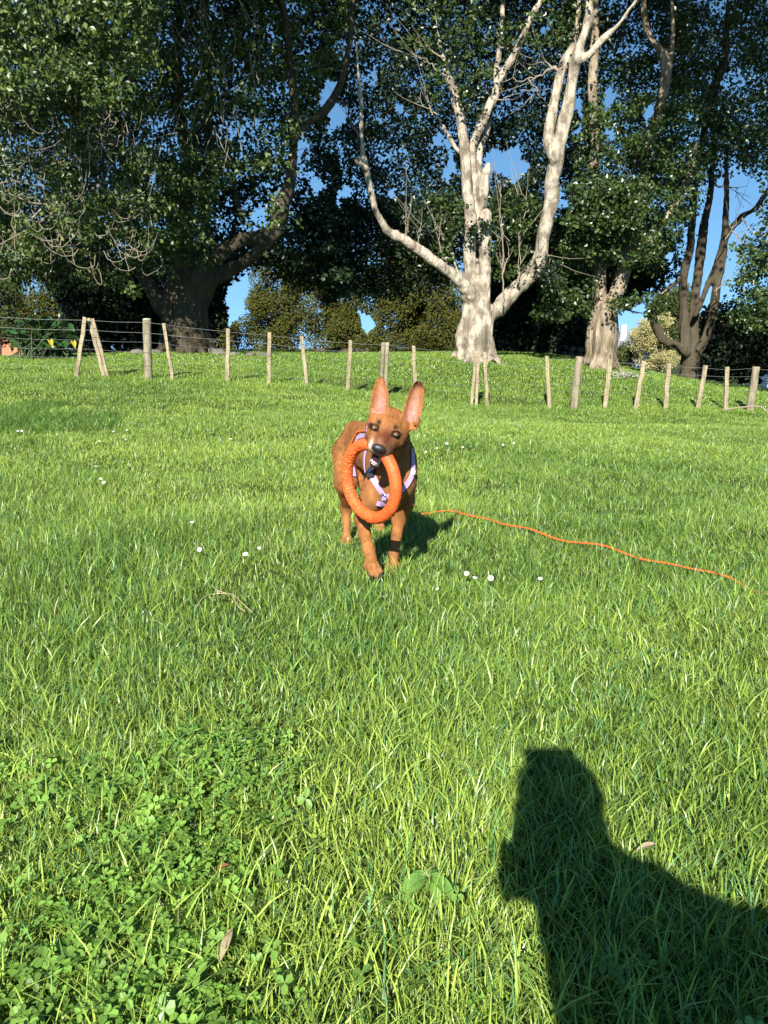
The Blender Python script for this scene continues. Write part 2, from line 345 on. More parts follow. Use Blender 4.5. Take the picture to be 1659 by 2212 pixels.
# longer rough grass along the fence line
n = 16000; px = g.uniform(-60, 1720, n); D = np.array([FD(p) for p in px]) + g.normal(0, .22, n); xs = (px-CX)/F*D*1.02
addb(blades(D, xs, g.uniform(.05, .13, n), g.uniform(.005, .009, n), g.uniform(.2, .9, n), gcol(xs, D, g)*.95, 3, 6))
D, xs = g.uniform(7.6, 10.5, 15000), g.uniform(-5.2, -1.3, 15000); pp = np.stack([xs, D*.55, 0*xs], -1); m = (fbm(pp, 1.1, 41) + .35 - ((D-9.1)/1.5)**2*.6 - ((xs+3.3)/2)**4) > 0; D, xs = D[m], xs[m]; n = len(D)
addb(blades(D, xs, g.uniform(.07, .14, n), g.uniform(.005, .008, n), g.uniform(.3, .9, n), np.array([.085, .18, .03])*g.uniform(.6, 1.4, (n, 1)), 3, 16))
grass = mk_mesh('grass', np.vstack(Vs), np.vstack(Qs), M_grass, None, True, np.vstack(Cs))
tag(grass, 'bright green sunlit paddock grass covering the whole foreground', kind='stuff')
# clover: three rounded leaflets on a stalk, low patches
def clover(n, seed):
    g = np.random.default_rng(seed); D, xs = sampleD(n*7, .6, 5.0, 1.2, g); p = np.stack([xs, D, 0*xs], -1)
    keep = (fbm(p, 1.3, 61)*.55 + 1.1*np.clip((-.05-xs)/.3, 0, 1)*np.clip((2.0-D)/.5, 0, 1) - .55) > g.normal(.1, .12, len(D)); D, xs = D[keep][:n], xs[keep][:n]; n = len(D)
    c = np.stack([xs, D, gz(xs, D) + g.uniform(.02, .05, n)], -1); r = g.uniform(.004, .0078, n); Vv = []; 
    tilt = g.normal(0, .35, (n, 2)); a0 = g.uniform(0, 2*np.pi, n)
    for k in range(3):
        a = a0 + k*2*np.pi/3; u = np.stack([np.cos(a), np.sin(a)], -1); v = np.stack([-np.sin(a), np.cos(a)], -1)
        pts = [(0, 0), (.9, -.75), (1.75, -.6), (1.95, 0), (1.75, .6), (.9, .75)]
        for s, t in pts:
            xy = (u*s + v*t)*r[:, None]; zz = (xy*tilt).sum(1) + (.25*abs(t) - .05*s)*r
            Vv.append(c + np.stack([xy[:, 0], xy[:, 1], zz], -1))
    Vv = np.stack(Vv, 1); q = []
    for k in range(3):
        b = k*6; q += [[b, b+1, b+2, b+3], [b, b+3, b+4, b+5]]
    Q = (np.arange(n)[:, None, None]*18 + np.array(q)[None]).reshape(-1, 4)
    cc = np.array([.17, .31, .05])*g.uniform(.55, 1.4, (n, 1)); return Vv.reshape(-1, 3), Q, np.repeat(cc, 18, 0)
v_, q_, c_ = clover(9500, 8)
tag(mk_mesh('clover', v_, q_, M_grass, None, False, c_), 'low round-leaved clover growing among the grass blades in the foreground', kind='stuff')
# ------------------------------------------------------------------ trees
def trunk(name, chains, mat_, parent, h=.032, k=.07, flute=1.0, seed=0, base=None):
    """chains: (D0, D1, [(px,py,r_px),...]) limbs laid out at their real distances, grown together as one surface"""
    C3 = []
    for D0, D1, pts in chains:
        pts = np.array(pts, float); D = np.linspace(D0, D1, len(pts))
        q = np.array([P(a, b, d) for (a, b, _), d in zip(pts, D)]); r = pts[:, 2]*D/F
        s = spline(np.column_stack([q, r]), 4); s[:, :3] += (fbm(s[:, :3], 1.6, seed+3)[:, None]*np.array([1, 1, .3]) * s[:, 3:4]*.35)
        C3.append(s)
    A = np.vstack(C3); lo = (A[:, :3]-A[:, 3:4]).min(0)-.5; hi = (A[:, :3]+A[:, 3:4]).max(0)+.3; lo[2] = max(lo[2], -.9)
    sd = SDF(lo, hi, h)
    for s in C3:
        for i in range(len(s)-1): sd.cap(s[i, :3], s[i+1, :3], max(s[i, 3], h*.9), max(s[i+1, 3], h*.9), min(k, .6*s[i, 3]+.01))
    if base is not None:                                  # spreading root flare
        b, r, n = base; g = np.random.default_rng(seed)
        for j in range(n):
            a = 2*np.pi*j/n + g.normal(0, .2); L = r*g.uniform(1.25, 2.1); e = b + np.array([math.cos(a)*L, math.sin(a)*L, 0]); e[2] = gz(e[0], e[1]) - .05
            mid = b + np.array([math.cos(a)*r*.75, math.sin(a)*r*.75, r*.45])
            sd.chain([b + np.array([math.cos(a)*r*.35, math.sin(a)*r*.35, r*2.6]), mid, e], [r*.4, r*.3, r*.09], r*.35)
    V, Q = sd.mesh(); V = relax(V, Q, 1, .5); N = vnormals(V, Q)
    rad = np.clip(1-(V[:, 2]-V[:, 2].min())/4, .25, 1)
    ridged = 1-np.abs(fbm(V, (2.6, 2.6, .38), seed+9, 3))*2.2
    d = (-.05 + .075*ridged)*rad*flute + .012*fbm(V, (9, 9, 2.2), seed+4, 2) + .012*vnoise(V, 4, seed+5)
    V = V + N*d[:, None]
    return mk_mesh('trunk', V, Q, mat_, parent)
def leaves(name, cen, size, mat_, parent, seed=0, droop=.35, out=(0, -.25, .35), kind=None):
    g = np.random.default_rng(seed); n = len(cen); size = np.broadcast_to(size, (n,))*g.uniform(.65, 1.25, n)
    nr = g.normal(size=(n, 3)) + np.array(out)*1.6; nr /= np.linalg.norm(nr, axis=1)[:, None]
    ax = g.normal(size=(n, 3)); ax[:, 2] -= droop*1.5; ax -= nr*(ax*nr).sum(1)[:, None]; ax /= np.linalg.norm(ax, axis=1)[:, None]
    sd = np.cross(nr, ax); s = size[:, None]
    V = np.stack([cen, cen + ax*s*.42 + sd*s*.36 + nr*s*.10, cen + ax*s - nr*s*.08, cen + ax*s*.42 - sd*s*.36 + nr*s*.10], 1).reshape(-1, 3)
    Q = np.arange(4*n).reshape(-1, 4); v = np.repeat(np.clip(g.normal(.45, .25, n), 0, 1), 4)
    return mk_mesh(name, V, Q, mat_, parent, False, attrs={'v': v})
def inpoly(x, y, poly):
    poly = np.asarray(poly, float); r = np.zeros(len(x), bool); j = len(poly)-1
    for i in range(len(poly)):
        xi, yi = poly[i]; xj, yj = poly[j]
        r ^= ((yi > y) != (yj > y)) & (x < (xj-xi)*(y-yi)/(yj-yi+1e-9)+xi); j = i
    return r
GAPS = [(716, 235, 22, 62), (742, 420, 9, 45), (1095, 352, 48, 44), (975, 345, 16, 55), (940, 300, 16, 20), (1250, 235, 12, 60), (1372, 690, 32, 24), (1345, 735, 50, 28),
        (512, 640, 16, 55), (330, 385, 12, 18), (655, 320, 10, 40), (1590, 440, 50, 62), (1548, 520, 26, 95), (1600, 570, 45, 50), (1652, 470, 30, 42), (1568, 650, 22, 30),
        (395, 255, 9, 12), (520, 135, 12, 14), (800, 160, 12, 18), (860, 240, 14, 12), (905, 110, 12, 20), (1310, 210, 10, 24), (1395, 250, 12, 22), (1330, 300, 12, 20), (1180, 60, 9, 14),
        (850, 420, 14, 16), (790, 700, 12, 26), (560, 470, 10, 20), (1440, 560, 20, 14), (1290, 60, 9, 20), (1218, 420, 8, 20), (690, 400, 10, 18), (1500, 250, 8, 12)]
def ingap(c, f=1.0):
    x, y, _ = proj(c); r = np.zeros(len(c), bool); pp = np.stack([x, y, 0*x], -1); x = x + 16*vnoise(pp, 1/26, 91) + 6*vnoise(pp, 1/9, 93); y = y + 16*vnoise(pp, 1/26, 92) + 6*vnoise(pp, 1/9, 94)
    for a, b, w, h in GAPS: r |= ((x-a)/(w*f))**2 + ((y-b)/(h*f))**2 < 1
    return r
def sprays(poly, D0, D1, ncl, per, rad, g, flat=.6, gap=1.0, keep=None):
    """leaf clusters hung through the depth D0..D1 of a crown"""
    poly = np.asarray(poly, float); lo, hi = poly.min(0), poly.max(0); pts = []
    x = g.uniform(lo[0], hi[0], ncl*6); y = g.uniform(lo[1], hi[1], ncl*6); m = inpoly(x, y, poly); x, y = x[m][:ncl], y[m][:ncl]
    D = g.uniform(D0, D1, len(x)); c = PV(x, y, D)
    if keep is not None: c = c[keep(c)]
    cnt = g.poisson(per, len(c)); i = np.repeat(np.arange(len(c)), cnt)
    r = g.uniform(.6, 1.3, len(c))[i]*rad
    o = g.normal(size=(len(i), 3)); o /= (np.linalg.norm(o, axis=1)[:, None]); o *= (g.random(len(i))**.45)[:, None]*r[:, None]; o[:, 2] *= flat
    q = c[i] + o
    return q[~ingap(q, gap)] if gap else q
def boxcloud(lo, hi, ncl, per, rad, g):
    c = g.uniform(lo, hi, (ncl, 3)); i = np.repeat(np.arange(ncl), per); o = g.normal(size=(len(i), 3))*rad*.55; o[:, 2] *= .5; return c[i]+o
def branchlets(name, starts, ends, r0, mat_, parent, seed=0, sag=.15, n=5):
    g = np.random.default_rng(seed); mb = MB(); t = np.linspace(0, 1, 6)[:, None]
    for a, b in zip(starts, ends):
        m = g.normal(0, .09, 3)*np.linalg.norm(b-a); p = a*(1-t) + b*t + 4*t*(1-t)*(m*.5 + np.array([0, 0, -sag*np.linalg.norm(b-a)*.3])); p[1:-1] += g.normal(0, .02*np.linalg.norm(b-a), (4, 3))
        mb = MB(); mb.tube(p, np.linspace(r0, r0*.3, 6)*g.uniform(.6, 1.2), n, False); mb.build(name, mat_, parent)
g = np.random.default_rng(21)
# --- pale many-stemmed tree, middle
b2 = P(1030, 776, 20); b2[2] = gz(b2[0], b2[1])
T2 = empty('broadleaf_tree', b2, 'pale sunlit tree with upright stems and long low limbs to both sides, mid mound', 'tree', 'old trees on the mound behind the fence')
ch2 = [(20, 20, [(1030, 790, 33), (1028, 735, 29), (1025, 684, 27), (1022, 630, 22)]),
 (19.95, 20, [(1012, 740, 20), (1013, 684, 17), (1016, 630, 15), (1015, 540, 13), (1015, 468, 12), (1008, 414, 9), (1006, 360, 9.5), (1003, 306, 9.5), (994, 252, 9), (985, 223, 8), (981, 194, 7), (967, 162, 5.5), (960, 126, 4.5), (949, 90, 3.5), (940, 30, 3)]),
 (19.9, 19.9, [(1046, 740, 20), (1049, 684, 15), (1048, 630, 14), (1046, 540, 13), (1049, 462, 11.5)]),
 (20.3, 20.6, [(1036, 600, 12), (1034, 500, 12), (1040, 432, 10), (1047, 389, 8), (1054, 358, 6)]),
 (20.3, 20.9, [(1024, 480, 10), (1022, 389, 8.5), (1019, 353, 7.5), (1026, 306, 7), (1042, 266, 7.5), (1060, 223, 7.5), (1073, 191, 8), (1075, 144, 6), (1082, 90, 5.5), (1086, 36, 5), (1090, -60, 4)]),
 (20.8, 20.2, [(1073, 195, 7.5), (1093, 155, 7), (1107, 126, 7), (1129, 79, 6.2), (1150, 36, 5.5), (1168, 2, 5), (1200, -70, 4)]),
 (20.4, 21, [(1036, 420, 7), (1035, 335, 6.5), (1050, 288, 6), (1062, 235, 5.5)]),
 (19.7, 18.6, [(1010, 640, 14), (999, 612, 13), (978, 594, 11), (949, 572, 9.5), (913, 547, 9), (877, 522, 8.5), (841, 500, 7.5), (819, 468, 6.8), (801, 414, 6.2), (790, 364, 6), (783, 317, 5), (780, 266, 4.3), (781, 223, 3.8), (774, 162, 3.4), (770, 90, 3)]),
 (18.9, 18.8, [(790, 364, 6), (779, 352, 5.5), (771, 344, 5)]),
 (19.9, 20.3, [(1002, 612, 8), (985, 576, 5.5), (970, 515, 4.8), (956, 464, 4)]),
 (20, 20.5, [(1008, 350, 6), (990, 325, 5), (972, 300, 4), (958, 272, 3.4)]),
 (20.1, 19.2, [(1045, 720, 18), (1057, 688, 16), (1075, 664, 16), (1093, 644, 15), (1129, 608, 14.5), (1158, 576, 14), (1170, 540, 12.5), (1181, 486, 12.5), (1190, 432, 12.8), (1195, 378, 13), (1201, 342, 13.5), (1212, 306, 11.5), (1221, 259, 11.3), (1230, 216, 10.8), (1240, 162, 10.3), (1250, 126, 10), (1254, 101, 8), (1268, 54, 8), (1272, 18, 8), (1274, -70, 7)]),
 (19.3, 18.9, [(1250, 130, 9), (1272, 119, 6.5), (1301, 86, 6), (1333, 58, 5.5), (1358, 22, 5), (1390, -20, 4.5)]),
 (19.5, 19.9, [(1199, 345, 10), (1186, 306, 9), (1191, 252, 8.7), (1200, 209, 8.5), (1212, 158, 8.5), (1226, 126, 8), (1237, 104, 6.5), (1247, 61, 6), (1250, 18, 5.5), (1252, -60, 5)]),
 (19.7, 19.4, [(1206, 150, 4.5), (1196, 148, 4), (1183, 152, 3.2)])]
trunk('trunk', ch2, M_bark, T2, seed=2, base=(b2, .42, 9))
mb = MB()
def nrm0(v): return v/np.linalg.norm(v)
def thin(mb, D0, D1, pts, n=6):
    pts = np.array(pts, float); D = np.linspace(D0, D1, len(pts)); q = np.array([P(a, b, d) for (a, b, _), d in zip(pts, D)])
    s = spline(np.column_stack([q, pts[:, 2]*D/F*.8]), 5); s[:, 3] *= np.linspace(1, .35, len(s)); s[1:, :3] += np.random.default_rng(int(pts[0, 0]*7+pts[0, 1])).normal(0, .022, (len(s)-1, 3)); mb.tube(s[:, :3], s[:, 3], n)
    gt = np.random.default_rng(int(pts[0, 0]+pts[0, 1]*3)); dr = nrm0(s[-1, :3]-s[0, :3])
    for _ in range(4):
        i0 = gt.integers(len(s)//4, len(s)); a_ = s[i0, :3]; L = gt.uniform(.25, .8); d_ = dr + gt.normal(0, .6, 3); t_ = np.linspace(0, 1, 5)[:, None]
        mb.tube(a_ + d_*L*t_ + np.array([0, 0, .3])*L*t_**2 + gt.normal(0, .02, (5, 3))*t_, np.linspace(.009, .003, 5), 4, False)
for c in [[(1087, 660, 3), (1087, 637, 2.8), (1087, 590, 2.4), (1076, 562, 1.6), (1066, 520, 1)], [(1087, 592, 2.2), (1096, 554, 1.6), (1100, 520, 1)], [(1088, 590, 1.6), (1086, 504, 1.6), (1080, 443, 1.2), (1082, 400, .8)],
          [(1122, 612, 4), (1119, 590, 3.4), (1117, 572, 2)], [(1121, 600, 2), (1124, 560, 1.6), (1120, 515, 1.4), (1126, 470, 1)], [(1203, 149, 3), (1188, 140, 3), (1170, 132, 2.3), (1150, 128, 1.6)],
          [(1188, 150, 3), (1165, 164, 2.6), (1130, 172, 2.2), (1100, 170, 1.5)], [(1142, 172, 2), (1156, 190, 1.6), (1148, 205, 1)], [(1048, 196, 2.5), (1075, 215, 2), (1110, 205, 1.6), (1140, 196, 1)],
          [(877, 520, 2.6), (880, 500, 2.4), (877, 470, 1.4)], [(905, 545, 2), (903, 520, 1.6), (908, 480, 1)], [(965, 570, 2.6), (948, 520, 2.2), (952, 470, 1.6)], [(957, 520, 2), (955, 505, 1.6), (935, 470, 1.2)],
          [(958, 280, 3.4), (945, 252, 2.8), (925, 236, 2.2), (905, 210, 1.5)], [(972, 170, 3), (945, 150, 2.5), (918, 128, 2), (880, 118, 1.4)], [(960, 126, 2.6), (930, 108, 2.2), (898, 90, 1.6)], [(780, 300, 2.4), (760, 270, 2), (742, 220, 1.5)],
          [(1130, 475, 1.2), (1140, 450, 1.8), (1134, 430, 1.6), (1120, 415, 1)], [(1180, 540, 1.6), (1195, 570, 1.4), (1208, 585, 1)]]: mb = MB(); thin(mb, 19.6, 19.6, c); mb.build('branch', M_twig, T2)
C2 = [(690, -260), (1290, -260), (1290, 340), (1180, 470), (1120, 560), (1060, 560), (960, 590), (880, 560), (760, 560), (700, 400)]
back = sprays(C2, 21.3, 25.5, 1500, 42, .50, g)
back = np.vstack([back, sprays([(690, 430), (1010, 430), (985, 600), (860, 640), (700, 640)], 22, 25, 330, 42, .5, g)])
leaves('crown', np.vstack([back, sprays([(1090, 370), (1190, 370), (1180, 540), (1080, 560), (1060, 450)], 20.6, 22, 130, 34, .32, g),
     sprays([(900, 420), (1000, 420), (1000, 500), (920, 560)], 20.3, 21.5, 55, 30, .3, g), sprays([(980, 470), (1060, 480), (1050, 510), (990, 520)], 19.5, 19.6, 8, 22, .2, g, gap=0), sprays([(1130, 560), (1210, 560), (1215, 620), (1160, 600)], 19, 19.4, 10, 25, .25, g),
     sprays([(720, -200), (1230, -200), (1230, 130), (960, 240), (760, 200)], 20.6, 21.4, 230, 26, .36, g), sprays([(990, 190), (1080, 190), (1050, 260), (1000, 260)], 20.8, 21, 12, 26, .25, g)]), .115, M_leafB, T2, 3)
leaves('front_crown', np.vstack([sprays([(840, -60), (1300, -60), (1240, 90), (1100, 120), (1000, 230), (900, 200)], 19.0, 20.2, 75, 24, .26, g, gap=0), sprays([(1062, 420), (1160, 420), (1155, 500), (1100, 600), (1066, 600)], 19.5, 20.3, 42, 26, .25, g, gap=0), sprays([(930, 420), (1000, 420), (1000, 540), (960, 570)], 19.6, 20.3, 26, 26, .25, g, gap=0)]), .11, M_leafC, T2, 33)
up = boxcloud((-2.5, 15.5, 11.3), (8, 21, 16), 900, 34, .65, g); up = up[up[:, 2] > 9.6 + .63*(20-up[:, 1])]  # unseen upper crown, cut to shade the back leaves and leave the trunk lit
leaves('shading_crown_top', up, .19, M_leafB, T2, 4)
# --- dark wide tree, left
b1 = P(405, 757, 19); b1[2] = gz(b1[0], b1[1])
T1 = empty('broadleaf_tree', b1, 'biggest tree, thick shaded trunk at left, drooping foliage with bare hooked twigs', 'tree', 'old trees on the mound behind the fence')
ch1 = [(19, 19, [(408, 775, 46), (406, 735, 42), (402, 690, 40), (400, 648, 39), (398, 600, 32)]),
 (18.9, 19.2, [(385, 650, 24), (396, 576, 22), (394, 504, 18), (402, 408, 15), (407, 336, 13), (386, 240, 10), (382, 144, 8), (390, 40, 7), (400, -60, 6)]),
 (19.3, 20, [(425, 620, 20), (440, 520, 11), (442, 432, 9.5), (449, 336, 9), (446, 240, 8), (450, 120, 7), (440, -40, 6)]),
 (18.9, 18.2, [(425, 620, 22), (446, 566, 17), (485, 542, 14), (523, 518, 12.5), (565, 512, 12), (600, 482, 12.5), (612, 432, 13), (624, 400, 11), (634, 355, 9.5), (638, 269, 9), (634, 192, 8), (624, 96, 7), (612, 20, 6), (600, -60, 5)]),
 (19.1, 18.6, [(420, 660, 25), (436, 632, 20), (461, 603, 15), (504, 581, 12), (542, 557, 10), (571, 533, 9), (600, 505, 8.5)]),
 (18.3, 18.8, [(636, 310, 7), (645, 290, 6.5), (672, 262, 6), (705, 234, 6.5), (728, 195, 7), (745, 140, 6), (757, 70, 5.5), (765, -40, 5)]),
 (18.9, 18.3, [(385, 700, 24), (360, 668, 17), (331, 629, 13), (307, 590, 10.5), (296, 538, 8), (270, 480, 6.5), (240, 430, 5)]),
 (18.4, 18.0, [(300, 420, 6), (262, 300, 6), (240, 211, 6.5), (226, 144, 6.5), (205, 72, 6), (190, -40, 5)]),
 (19.4, 19.4, [(525, 480, 5), (508, 420, 4.5), (505, 350, 4), (515, 280, 3.5)])]
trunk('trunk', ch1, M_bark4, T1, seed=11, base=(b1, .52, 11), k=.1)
L1 = [(-230, -260), (330, -260), (350, 60), (345, 330), (330, 430), (320, 560), (270, 520), (180, 560), (60, 545), (-100, 590), (-230, 560)]
fr = sprays(L1, 15.6, 18.0, 1000, 42, .36, g, keep=lambda c: vnoise(c, .8, 77) > -.45)
mid = sprays([(300, -260), (770, -260), (760, 100), (700, 200), (690, 330), (560, 400), (430, 520), (330, 560)], 17.6, 21, 520, 34, .38, g, keep=lambda c: vnoise(c, .7, 78) > -.25)
bk = sprays([(-230, -260), (760, -260), (730, 330), (690, 560), (620, 600), (480, 560), (430, 640), (300, 600), (130, 560), (-230, 640)], 21, 25, 1700, 42, .5, g)
lo_ = sprays([(560, 560), (720, 380), (745, 600), (620, 620)], 20.5, 23, 120, 36, .4, g)
hang = sprays([(250, 540), (300, 560), (300, 640), (250, 620)], 16.6, 17.4, 14, 22, .25, g)
mid2 = sprays([(700, 0), (760, 0), (735, 180), (690, 140)], 18.5, 19.3, 14, 22, .3, g)
near = sprays([(-160, -380), (340, -380), (330, 120), (230, 220), (60, 200), (-160, 200)], 12.8, 15.4, 330, 50, .36, g, keep=lambda c: vnoise(c, .9, 79) > -.3)
front = sprays([(300, 330), (390, 380), (380, 540), (280, 560)], 16.4, 17.6, 60, 30, .33, g)
leaves('crown', np.vstack([fr, mid, hang, mid2, near, front]), .10, M_leafA, T1, 5, droop=.7)
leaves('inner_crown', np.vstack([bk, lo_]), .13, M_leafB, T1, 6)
up = np.vstack([boxcloud((-10, 14.5, 9.3), (-1.6, 21, 15), 800, 34, .65, g), boxcloud((-7, 13.6, 7.6), (-1.4, 16.4, 10.5), 260, 34, .6, g)]); up = up[up[:, 2] > np.maximum(.88 + .46*up[:, 1], 7.0)]  # unseen upper crown; second box added to dapple the right limb with shade
leaves('shading_crown_top', up, .19, M_leafB, T1, 7)
leaves('lower_crown', np.vstack([sprays([(-60, 420), (330, 420), (330, 600), (200, 620), (-60, 620)], 19.5, 22, 260, 40, .45, g), sprays([(370, 120), (650, 60), (660, 500), (560, 500), (400, 540)], 16.9, 18.0, 60, 30, .3, g), sprays([(330, 330), (480, 330), (450, 560), (350, 590)], 17.2, 18, 50, 34, .3, g)]), .10, M_leafA, T1, 77)
# bare twigs: outer drooping ends that curve up like hooks
mb = MB(); gg = np.random.default_rng(5)
for i in range(230):
    x = gg.uniform(-20, 345); y = gg.uniform(250, 590) if i % 3 else gg.uniform(-20, 300); D = gg.uniform(15.3, 16.6); L = gg.uniform(.35, .95)
    if y > 470 and x > 60 and gg.random() < .2: D = 15.6
    a = P(x, y, D); sx = gg.choice([-1, 1])*gg.uniform(.2, 1); t = np.linspace(0, 1, 7)
    p = a + np.stack([sx*L*(t - .1*np.sin(6*t)), gg.normal(0, .15)*t*L, L*(-1.15*t + 1.55*t**2)*gg.uniform(.6, 1.5)], -1)
    if gg.random() < .3: p = a + np.stack([.12*L*np.sin(3*t)*sx, 0*t, L*t*1.1], -1)
    p += gg.normal(0, .012, p.shape); mb.tube(p, np.linspace(.009, .003, 7), 5, False)
for i in range(60):
    x, y = gg.uniform(380, 560), gg.uniform(0, 330); a = P(x, y, gg.uniform(17, 17.6)); L = gg.uniform(.3, .8); t = np.linspace(0, 1, 6)
    p = a + np.stack([gg.normal()*L*.4*t, 0*t, L*t*gg.choice([-1, 1])], -1) + gg.normal(0, .015, (6, 3)); mb.tube(p, np.linspace(.011, .004, 6), 5, False)
tag(mb.build('twigs', M_twig, T1), 'bare pale hooked twigs hanging below the leaves', kind='stuff')
# long thin branches carrying the drooping foliage
s0, s1 = [], []
for i in range(46):
    a = P(gg.uniform(225, 330), gg.uniform(60, 520), 18.0); s0.append(a); s1.append(P(gg.uniform(-60, 230), gg.uniform(20, 560), gg.uniform(15.6, 16.8)))
branchlets('branch', s0, s1, .035, M_twig, T1, 4)
# --- third tree
b3 = P(1294, 792, 21); b3[2] = gz(b3[0], b3[1])
T3 = empty('broadleaf_tree', b3, 'tree with a tan sunlit lower trunk forking into shaded stems, right of the pale tree', 'tree', 'old trees on the mound behind the fence')
ch3 = [(21, 21, [(1294, 805, 34), (1297, 760, 30), (1300, 720, 28), (1306, 690, 26), (1308, 670, 22)]),
 (21, 21.4, [(1292, 740, 20), (1293, 666, 16), (1294, 612, 15), (1292, 558, 14), (1286, 486, 12), (1283, 396, 9.5), (1285, 324, 9), (1283, 270, 8.5), (1279, 198, 8), (1281, 126, 8), (1286, 72, 7), (1288, -60, 6)]),
 (20.9, 20.6, [(1315, 730, 17), (1322, 666, 15), (1339, 612, 14.5), (1351, 558, 13.5), (1373, 486, 11), (1387, 414, 9.5), (1398, 324, 8.5), (1416, 277, 8), (1427, 234, 9), (1436, 180, 8.5), (1439, 133, 8.5), (1420, 101, 6.5), (1398, 65, 6), (1391, 18, 5), (1389, -60, 5)]),
 (20.7, 20.8, [(1438, 140, 7), (1450, 110, 5), (1453, 60, 4.2), (1448, -40, 4)]),
 (20.8, 20.2, [(1350, 556, 11), (1398, 522, 8.5), (1434, 479, 7.5), (1463, 432, 6.5), (1488, 378, 5.5), (1502, 310, 4.5)])]
trunk('trunk', ch3, M_bark2, T3, seed=23, base=(b3, .42, 9))
Cc3 = sprays([(1200, -260), (1480, -260), (1480, 260), (1500, 420), (1440, 600), (1350, 560), (1250, 600), (1180, 560), (1230, 340)], 21.8, 25.5, 900, 42, .48, g)
f3 = [sprays(p, d, d+1.0, n, 30, .3, g) for p, d, n in (([(1240, 400), (1390, 390), (1400, 460), (1340, 500), (1230, 480)], 19.2, 130), ([(1180, 600), (1280, 610), (1275, 680), (1150, 690)], 20.2, 50), ([(1325, 640), (1440, 640), (1420, 690), (1370, 700), (1335, 680)], 19.9, 26),
     ([(1380, 320), (1440, 330), (1420, 380), (1370, 370)], 20, 22), ([(1220, 500), (1330, 490), (1320, 570), (1220, 590)], 20.6, 50), ([(1460, 20), (1550, 0), (1540, 200), (1470, 240)], 20.6, 60))]
f3 += [sprays([(1240, 230), (1500, 200), (1520, 400), (1460, 520), (1380, 620), (1340, 560), (1250, 560)], 19.5, 20.6, 210, 30, .32, g)]
leaves('crown', np.vstack([Cc3] + f3), .105, M_leafC, T3, 8)
s0 = [P(1294, 650, 20.9), P(1330, 650, 20.8), P(1285, 480, 21), P(1373, 480, 20.8), P(1385, 400, 20.6)]*3; s1 = [P(gg.uniform(1180, 1260), gg.uniform(600, 680), 20.4) if i % 5 == 0 else P(gg.uniform(1360, 1430), gg.uniform(640, 690), 20.2) if i % 5 == 1 else P(gg.uniform(1230, 1400), gg.uniform(330, 480), 20.4) for i in range(15)]
branchlets('branch', s0, s1, .028, M_bark3, T3, 9)
up = boxcloud((5.4, 14.5, 7.6), (11.5, 22, 14), 900, 34, .65, g); up = up[up[:, 2] > .88 + .47*up[:, 1]]  # unseen upper crown, brought low to throw shade on the upper stems
leaves('shading_crown_top', up, .19, M_leafB, T3, 9)
# --- fourth tree
b4 = P(1488, 820, 23); b4[2] = gz(b4[0], b4[1])
T4 = empty('broadleaf_tree', b4, 'tree at the right splitting low into many slim bare dark stems against the sky', 'tree', 'old trees on the mound behind the fence')
ch4 = [(23, 23, [(1488, 832, 25), (1490, 790, 22), (1490, 755, 20)]),
 (23, 23.4, [(1480, 750, 15), (1475, 702, 12), (1476, 612, 10), (1488, 540, 9.5), (1499, 468, 8.5), (1506, 360, 8), (1517, 306, 7.5), (1531, 216, 7), (1553, 162, 8), (1564, 126, 7), (1569, 72, 6), (1572, -40, 5)]),
 (23.1, 23.8, [(1492, 740, 13), (1495, 702, 11), (1504, 612, 9.5), (1513, 540, 9), (1524, 468, 8), (1535, 414, 7.5), (1540, 342, 6.5), (1542, 252, 6), (1548, 150, 5)]),
 (22.9, 22.2, [(1500, 765, 15), (1512, 749, 13), (1526, 722, 10.5), (1538, 684, 10), (1547, 630, 8.7), (1556, 576, 8.2), (1565, 522, 7.5), (1569, 450, 7), (1569, 378, 5.5), (1569, 300, 4.5)]),
 (22.7, 22, [(1502, 680, 7), (1531, 612, 6.5), (1556, 547, 6), (1578, 497, 6), (1603, 468, 5.5), (1632, 450, 5), (1654, 418, 4.8), (1680, 380, 4)]),
 (22.8, 22.4, [(1480, 760, 11), (1461, 744, 9), (1438, 738, 9), (1422, 716, 8.5), (1412, 684, 7.5), (1420, 652, 6.5), (1441, 626, 5.5), (1470, 602, 4.5)])]
trunk('trunk', ch4, M_bark3, T4, seed=31, base=(b4, .26, 8), k=.04)
Cc4 = sprays([(1440, -260), (1800, -260), (1800, 300), (1640, 400), (1560, 380), (1460, 420), (1440, 300)], 22.5, 26, 620, 40, .48, g)
f4 = [sprays(p, 20.5, 22, n, 28, .34, g) for p, n in (([(1500, 230), (1700, 180), (1720, 390), (1640, 360), (1540, 300)], 130), ([(1560, 0), (1720, 0), (1720, 180), (1600, 180)], 80), ([(1500, 300), (1560, 300), (1540, 360), (1490, 370)], 24))]
leaves('crown', np.vstack([Cc4] + f4), .105, M_leafC, T4, 10)
mb = MB()
